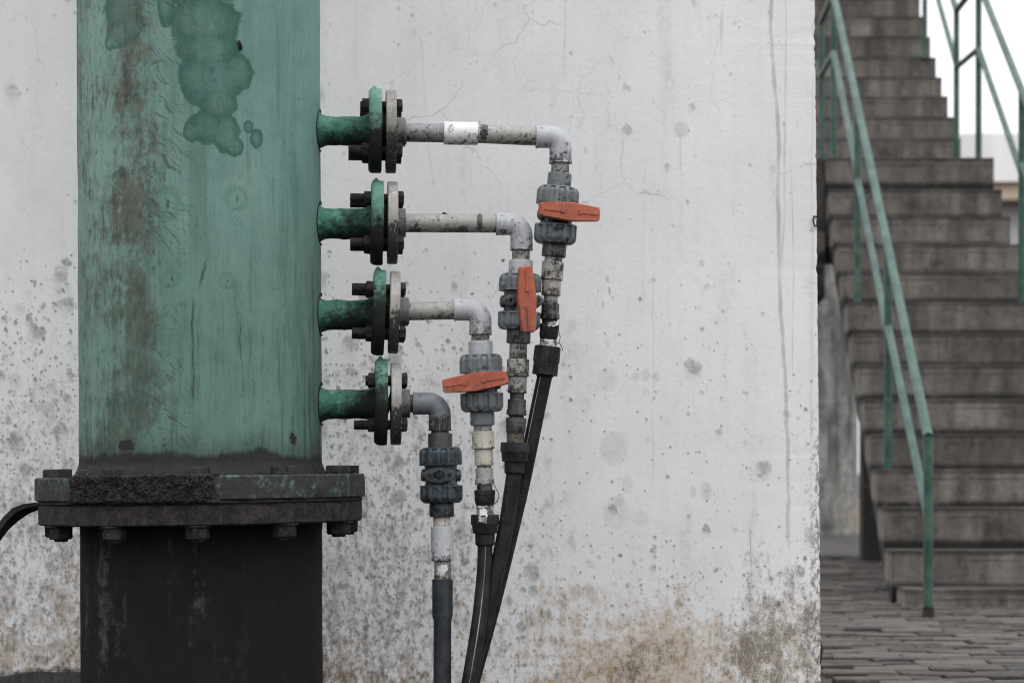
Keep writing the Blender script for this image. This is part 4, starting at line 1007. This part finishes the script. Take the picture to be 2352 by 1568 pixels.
def stack(parent, axis, items):
    for it in items:
        kind, y0, y1, r, m = it[:5]
        A = lambda y: W(axis(y), y)
        if kind == 'pipe': pipe_piece('pipe', A(y0 - 4), A(y1 + 4), r, M[m], parent)
        elif kind == 'tail': 
            b = MB(); L = (A(y1) - A(y0)).length; R = r * s0
            b.lathe(A(y0), A(y1) - A(y0), [(0, R * .93), (.0015, R * .985), (L * .2, R), (L - .0015, R), (L, R * .95)], 40); obj('socket', b, M[m], parent)
        elif kind == 'coupling':
            b = MB(); L = (A(y1) - A(y0)).length; R = r * s0
            b.lathe(A(y0), A(y1) - A(y0), [(0, R * .94), (.001, R * .99), (.003, R), (L - .006, R * .985), (L - .0045, R * 1.01), (L - .001, R * 1.01), (L, R * .95)], 40); obj('coupling', b, M[m], parent)
        elif kind == 'adaptor':
            b = MB(); L = (A(y1) - A(y0)).length; R = r * s0
            hx = lambda a, d, rr: 1 if d < L * .66 else .995 * math.cos(math.pi / 8) / math.cos((a % (math.pi / 4)) - math.pi / 8) * 1.06
            b.lathe(A(y0), A(y1) - A(y0), [(0, R * .94), (.001, R * .97), (L * .64, R * .96), (L * .67, R), (L - .001, R), (L, R * .96)], 48, rfun=hx); obj('adaptor', b, M[m], parent, smooth=28)
        elif kind == 'hex':       # cast fitting with a collar and a raised diamond mark on its face
            b = MB(); p, d = A(y0), A(y1) - A(y0); L = d.length; R = r * s0
            b.lathe(p, d, [(0, R * .9), (.0015, R * .98), (L * .28, R), (L * .30, R * .95), (L * .62, R * .96), (L * .82, R * .90), (L, R * .80)], 40, rough=.0007, rf=70)
            c = p + d * .5; Rf = R * .955
            def dm(sx, sz): return [c + Vector((x, -math.sqrt(max(0, Rf * Rf - x * x)) - .0002, z)) for x, z in ((-sx, 0), (-sx / 2, sz / 2), (0, sz), (sx / 2, sz / 2), (sx, 0), (sx / 2, -sz / 2), (0, -sz), (-sx / 2, -sz / 2), (-sx, 0))]
            b.tube(dm(R * .50, L * .20), .0009, 6); b.tube(dm(R * .18, L * .07), .0007, 6)
            obj('threaded_fitting', b, M[m], parent, smooth=30)
        elif kind == 'clamp':     # compression nut: ribbed collar, tapered cup, sleeve
            y2, y3, r2, r3 = it[5:9]
            b = MB(); p, d = A(y0), A(y3) - A(y0); d.normalize(); L1 = (A(y1) - A(y0)).length; L2 = (A(y2) - A(y0)).length; L3 = (A(y3) - A(y0)).length
            nr = it[9] if len(it) > 9 else 8
            def rf(a, dd, rr):
                f = (a / (2 * math.pi) * nr + .62) % 1
                return 1 if (f < .22 or dd > L1 * 1.01) else .945
            b.lathe(p, d, [(0, r * .93 * s0), (.0015, r * .985 * s0), (L1 * .98, r * s0), (L1 * 1.02, r * .93 * s0), (L2 - .001, r2 * s0), (L2, r2 * .96 * s0), (L2 + .0005, r3 * 1.02 * s0), (L3 - .002, r3 * s0), (L3, r3 * .94 * s0), (L3 + .002, r3 * .85 * s0)], nr * 12, rfun=rf)
            obj('hose_clamp', b, M[m], parent, smooth=28)
        elif kind == 'tape':
            b = MB(); b.lathe(A(y0), A(y1) - A(y0), [(k * (A(y1) - A(y0)).length / 8, r * s0 * (1 + .03 * ((k * 7) % 3 - 1))) for k in range(9)], 40, rough=.0011, rf=120); obj('thread_tape', b, M[m], parent, smooth=60)
        elif kind == 'neck':
            b = MB(); b.lathe(A(y0 - 3), A(y1 + 3) - A(y0 - 3), [(k * (A(y1 + 3) - A(y0 - 3)).length / 10, r * s0) for k in range(11)], 32, rough=.001, rf=90); obj('thread_neck', b, M[m], parent)
def collar(parent, x0, x1, cy, r, m, lip=True, ax_=None):
    b = MB(); p0, p1 = W(x0, cy), W(x1, cy); L = (p1 - p0).length; R = r * s0
    b.lathe(p0, p1 - p0, [(-.003, R * 1.03), (L * .25, R), (L - .0025, R * .985), (L - .002, R * 1.0), (L - .0004, R), (L, R * .95)] + ([(L + .0003, R * .87), (L + .0026, R * .86), (L + .003, R * .82)] if lip else []), 48)
    obj('flange_hub', b, m, parent, smooth=35)
def patch(parent, axis_pt, axis_dir, r, a0, a1, d0, d1, m, seed, name='mark'):
    """an irregular thin smear of dried glue lying on a pipe"""
    b = MB(); vs = []; fs = []; N, K = 14, 10
    u = Vector((0, -1, 0)); ax2 = axis_dir.normalized(); u = (u - ax2 * u.dot(ax2)).normalized(); v = ax2.cross(u)
    for i in range(N + 1):
        for j in range(K + 1):
            a = a0 + (a1 - a0) * i / N; wob = mnoise.noise((a * 4, seed, 0)) * .4 + mnoise.noise((a * 11, seed, 3)) * .25
            mid_ = (d0 + d1) / 2 + (d1 - d0) * wob * .5; hw = (d1 - d0) / 2 * (1 + .7 * mnoise.noise((a * 7, seed, 8))) * math.sin(math.pi * min(1, max(0.04, i / N)) ) ** .35
            d = mid_ + hw * (2 * j / K - 1)
            rr = r + (.0007 if 0 < j < K and 0 < i < N else -.0004)
            vs.append(axis_pt + ax2 * d + (u * math.cos(a) + v * math.sin(a)) * rr)
    for i in range(N):
        for j in range(K):
            k = i * (K + 1) + j; fs.append((k, k + 1, k + K + 2, k + K + 1))
    b.add(vs, fs); return obj(name, b, m, parent, smooth=60)

# ---- run 1 (top)
r1 = runs[0]
collar(r1, 909, 930.5, 303.7, 33.6, M['hub'])
pipe_piece('pipe', W(926, 304.6), W(1024, 306.2), 21.3, M['pvc_mid'], r1)
b = MB(); b.cyl(W(1019.5, 306), W(1097.4, 307.2), 26.3 * s0, .001, n=44); obj('sleeve', b, M['pvc_white'], r1)
pipe_piece('pipe', W(1090, 307.2), W(1240, 314), 21.3, M['pvc'], r1)
patch(r1, W(1097, 307.5), W(1240, 314) - W(1090, 307.2), 21.3 * s0, -1.6, .9, .004, .022, M['tail_black'], 3.0, 'glue_smear')
elbow(r1, 1231, 314.5, 1287.5, 375.4, 25.8, M['pvc_elbow'])
A1 = lerp_axis([(300, 1288), (400, 1286.5), (470, 1279.5), (560, 1274.2), (620, 1268.5), (660, 1266), (715, 1263.7), (760, 1261), (830, 1255.5), (868, 1250.5), (900, 1246)])
stack(r1, A1, [('pipe', 372, 400, 20.6, 'pvc_dirty'), ('tail', 398, 434, 27.8, 'nut'), ('tail', 557, 590, 28, 'body'), ('pipe', 588, 604, 20.6, 'pvc_dirty'),
    ('coupling', 601, 643.4, 25.5, 'pvc_dirty'), ('coupling', 643, 679, 22.2, 'pvc_dirty'), ('pipe', 677, 699, 16.6, 'pvc_dirty'), ('adaptor', 697, 733, 21.3, 'body'),
    ('neck', 732, 746, 18, 'rubber'), ('hex', 744, 783, 22.5, 'black'), ('tape', 780, 796, 19.8, 'tape'), ('clamp', 795, 832, 31, 'black', 861, 865, 29.5, 20, 9)])
ball_valve(r1, A1, 430, 470.6, 516.6, 560, 0, 49, 38, M['nut'], M['body'], R_(26), handle=R_(2.2))
# ---- run 2
r2 = runs[1]
collar(r2, 912.5, 932, 512, 33.3, M['hub'], lip=False)
pipe_piece('pipe', W(928, 512.3), W(1148, 513.2), 21.4, M['pvc'], r2)
patch(r2, W(1094, 512.8), Vector((1, .1, 0)), 21.4 * s0, -1.45, .9, .0, .013, M['tail_black'], 9.0, 'glue_smear')
b = MB(); b.lathe(W(1022, 492.5), (0, 0, 1), [(-.003, .010), (.001, .007), (.004, .003), (.005, .001)], 10, rough=.003, rf=140); obj('tar_blob', b, M['rubber'], r2)
elbow(r2, 1139.7, 514.4, 1197.7, 574.7, 25.8, M['pvc_elbow'])
A2 = lerp_axis([(500, 1198), (600, 1196.5), (650, 1195), (740, 1192), (790, 1190.6), (845, 1189.5), (885, 1188), (935, 1187), (973, 1185), (1026, 1183), (1090, 1181)])
stack(r2, A2, [('pipe', 572, 600, 20.6, 'pvc_dirty'), ('tail', 597.5, 634, 27.8, 'pvc_elbow'), ('tail', 754, 788.6, 27.8, 'body'), ('pipe', 786, 828, 20.6, 'pvc_dirty'),
    ('coupling', 824.5, 864.8, 25.8, 'pvc_dirty'), ('coupling', 864.4, 902.7, 21.7, 'pvc_dirty'), ('pipe', 901, 919, 16.6, 'tail_black'), ('adaptor', 917, 953.4, 22, 'tail_black'),
    ('neck', 952, 961, 17.5, 'rubber'), ('hex', 959, 998, 24.3, 'tail_black'), ('neck', 995, 1018, 20, 'tail_black'), ('clamp', 1016, 1037.5, 34, 'black', 1060.5, 1086.5, 29, 23, 6)])
ball_valve(r2, A2, 629, 669, 717, 757, 0, 49, 38, M['nut'], M['body'], R_(14), handle=R_(90 - 2.8))
# ---- run 3
r3 = runs[2]
collar(r3, 916.5, 937, 716, 33.3, M['hub'])
pipe_piece('pipe', W(933, 715), W(1052, 712.3), 20.9, M['pvc'], r3)
elbow(r3, 1043, 710.7, 1103.5, 768.4, 25.8, M['pvc_elbow'])
A3 = lerp_axis([(700, 1103), (790, 1103.6), (835, 1104.7), (925, 1107), (980, 1108.6), (1010, 1109.6), (1050, 1111.2), (1093, 1113), (1150, 1113.7), (1260, 1114)])
stack(r3, A3, [('pipe', 766, 785, 21, 'pvc_dirty'), ('tail', 783, 818, 27.8, 'pvc_elbow'), ('tail', 942, 976.8, 28, 'nut'), ('pipe', 975, 993, 21.3, 'pvc_dirty'),
    ('coupling', 990, 1030.6, 26.3, 'pvc_cream'), ('coupling', 1030.2, 1068.7, 21.6, 'pvc_cream'), ('pipe', 1067, 1077, 16.8, 'pvc_dirty'), ('adaptor', 1075, 1112, 21.2, 'pvc'),
    ('neck', 1110, 1127, 18, 'tail_black'), ('hex', 1124.5, 1162, 24.5, 'black'), ('tape', 1158, 1184, 19.9, 'tape'), ('clamp', 1181, 1204.5, 32.7, 'black', 1224.4, 1251, 27.5, 22.4, 6)])
ball_valve(r3, A3, 813.8, 856.6, 902.7, 945.5, 0, 49.5, 38, M['nut'], M['body'], R_(-12), handle=R_(-7.5))
# loose tape tail and tie wire at the joint
b = MB(); c0 = W(1106, 1176, -.022)
b.add([c0 + Vector(p) for p in ((-.004, 0, .006), (.010, -.002, .008), (.013, -.006, -.006), (.011, -.009, -.024), (-.006, -.008, -.019), (-.006, -.004, -.006),
      (-.004, .002, .006), (.010, 0, .008), (.013, -.004, -.006), (.011, -.007, -.024), (-.006, -.006, -.019), (-.006, -.002, -.006))],
      [(0, 5, 2, 1), (5, 4, 3, 2), (6, 7, 8, 11), (11, 8, 9, 10)] + [(k, (k + 1) % 6, (k + 1) % 6 + 6, k + 6) for k in range(6)])
obj('tape_tail', b, M['tape'], r3, smooth=60)
wp = [(1135, 1113), (1139, 1121), (1144, 1130), (1146, 1140), (1143, 1149), (1137, 1156), (1128, 1160), (1118, 1165), (1108, 1171), (1096, 1176)]
b = MB(); b.tube([W(x, y, -.012 - .008 * (k > 5)) + Vector((.0006 * mnoise.noise((k * 3.1, 0, 0)), 0, 0)) for k, (x, y) in enumerate(wp)], .0011, 6); obj('tie_wire', b, M['tail_black'], r3)
wp = [(1284, 742), (1283, 760), (1287, 775), (1284, 786), (1290, 796), (1293, 805)]
b = MB(); b.tube([W(x, y, -.012) for x, y in wp], .0010, 6); b.tube([W(1284, 786, -.012), W(1278, 790, -.016), W(1272, 784, -.019)], .0012, 6); obj('tie_wire', b, M['tail_black'], r1)
for dx in (0, 9):
    c0 = W(1267 + dx, 742, -.018); b = MB()
    b.add([c0 + Vector(p) for p in ((-.010, 0, .001), (.008, -.002, .005), (.009, -.003, -.003), (-.006, -.005, -.008), (-.010, .002, .001), (.008, 0, .005), (.009, -.001, -.003), (-.006, -.003, -.008))], [(0, 3, 2, 1), (4, 5, 6, 7), (0, 1, 5, 4), (1, 2, 6, 5), (2, 3, 7, 6), (3, 0, 4, 7)])
    obj('tape_tail', b, M['tape'], r1, smooth=0)
# ---- run 4
r4 = runs[3]
collar(r4, 920.5, 942, 926.5, 33.3, M['hub'], lip=False)
pipe_piece('pipe', W(938, 926.4), W(956, 926.3), 20.6, M['tail_black'], r4)
elbow(r4, 948.6, 926.2, 1010.3, 988.4, 25.8, M['pvc_slate'])
A4 = lerp_axis([(900, 1010), (1010, 1010.8), (1047, 1011.9), (1090, 1013.3), (1134, 1014), (1200, 1015), (1250, 1015.6), (1305, 1017), (1370, 1016.2), (1700, 1015.5)])
stack(r4, A4, [('pipe', 986, 997, 20.6, 'tail_black'), ('tail', 994.7, 1031, 28.2, 'tail_black'), ('tail', 1152, 1186.3, 28.4, 'nut_dark'), ('pipe', 1184, 1211, 20.3, 'pvc_cream'),
    ('coupling', 1208.7, 1287.4, 26, 'pvc_elbow'), ('pipe', 1285, 1331, 19.2, 'pvc_dirty')])
b = MB(); c0 = W(1018, 1292, 0); patch(r4, W(1017, 1290), Vector((0, 0, -1)), 19.2 * s0, -.9, .9, .004, .030, M['tape'], 4.0, 'thread_tape')
ball_valve(r4, A4, 1027, 1068, 1114, 1154.8, 0, 49, 38.3, M['nut_dark'], M['body'], R_(-4), pad=True)
b = MB(); p0 = W(1016.5, 1329); p1 = W(1015.5, 1740); L = (p1 - p0).length
b.lathe(p0, p1 - p0, [(0, .0205), (.001, .0222), (.076, .0222), (.082, .0212), (.088, .0194), (.092, .0191)] + [(.092 + (L - .092) * k / 8, .0191) for k in range(1, 9)], 40)
obj('drop_pipe', b, M['sleeve'], r4)

# ---- hoses hanging from the clamps
def hose(label, pts, dds, r, stripe=None, flat=1.0):
    P_ = [W(x, y, d) for (x, y), d in zip(pts, dds)]
    # smooth by Catmull-Rom
    out_ = []
    Q = [P_[0] * 2 - P_[1]] + P_ + [P_[-1] * 2 - P_[-2]]
    for i in range(1, len(Q) - 2):
        for k in range(8):
            t_ = k / 8; a, b_, c_, d_ = Q[i - 1], Q[i], Q[i + 1], Q[i + 2]
            out_.append(.5 * ((2 * b_) + (c_ - a) * t_ + (2 * a - 5 * b_ + 4 * c_ - d_) * t_ ** 2 + (3 * b_ - a - 3 * c_ + d_) * t_ ** 3))
    out_.append(P_[-1])
    b = MB(); b.tube(out_, r, 26); h_ = tag(obj('hose', b, M['hose'], org=out_[-1], smooth=50), label, 'hose', 'black hoses running down from the valves')
    if stripe is not None:
        sp = []
        for i in range(len(out_)):
            t_ = (out_[min(i + 1, len(out_) - 1)] - out_[max(i - 1, 0)]).normalized()
            u = Vector((0, -1, 0)); u = (u - t_ * u.dot(t_)).normalized(); v = t_.cross(u)
            sp.append(out_[i] + (u * math.cos(stripe) + v * math.sin(stripe)) * (r - .0004))
        b = MB(); b.tube(sp, .0011, 6); obj('stripe', b, M['stripe'], h_)
    return h_
hose('black hose from the top pipe run, hanging behind the other two hoses',
     [(1251.5, 862), (1239.5, 919), (1203, 1097), (1178, 1204.5), (1152, 1312), (1131, 1395), (1110, 1474), (1084, 1568), (1062, 1664)], [0, .012, .03, .04, .045, .05, .05, .05, .05], .0165, stripe=.55)
hose('black hose from the second pipe run, hanging between the other two hoses',
     [(1181, 1083), (1176, 1120), (1163, 1204.5), (1141, 1312), (1121, 1395), (1100, 1480), (1078, 1568), (1056, 1670)], [0, 0, .002, .004, .006, .008, .01, .01], .0168)
hose('black hose with a pale stripe, hanging in front of the other two hoses',
     [(1114, 1248), (1113.5, 1290), (1110.5, 1333), (1103.6, 1400), (1096, 1455), (1087, 1510), (1077, 1568), (1058, 1672)], [0, -.003, -.008, -.018, -.024, -.028, -.032, -.036], .0162, stripe=-.05)
# strap sticking out of the big flange joint on the left
b = MB(); sp = [(130, 1153, 46), (92, 1156, 40), (60, 1164, 38), (34, 1178, 34), (12, 1199, 30), (-14, 1236, 28), (-40, 1290, 28), (-58, 1360, 28), (-70, 1440, 28)]
vs = []; fs = []
for k, (x, y, w_) in enumerate(sp):
    d = Vector((sp[min(k + 1, 8)][0] - sp[max(k - 1, 0)][0], -(sp[min(k + 1, 8)][1] - sp[max(k - 1, 0)][1]))).normalized(); n2 = Vector((-d.y, d.x))
    p = Vector(((x - 1176) / F * 4.62, 4.62, EYE - (y + 4 - HOR) / F * 4.62))
    tt = .003 + .0028 * min(1, k / 3); nn = Vector((n2.x, 0, n2.y)) * tt; wd = Vector((.003 * k / 4, -.02, .010 * min(1, k / 3)))
    vs += [p + nn + wd, p - nn + wd, p - nn - wd, p + nn - wd]
for k in range(8):
    for j in range(4):
        a, b_ = k * 4 + j, k * 4 + (j + 1) % 4; fs.append((a, b_, b_ + 4, a + 4))
fs += [(0, 1, 2, 3), (35, 34, 33, 32)]
b.add(vs, fs); tag(obj('rubber_strap', b, M['rubber'], smooth=30), 'black rubber strap curling out of the flange joint at the far left', 'strap')
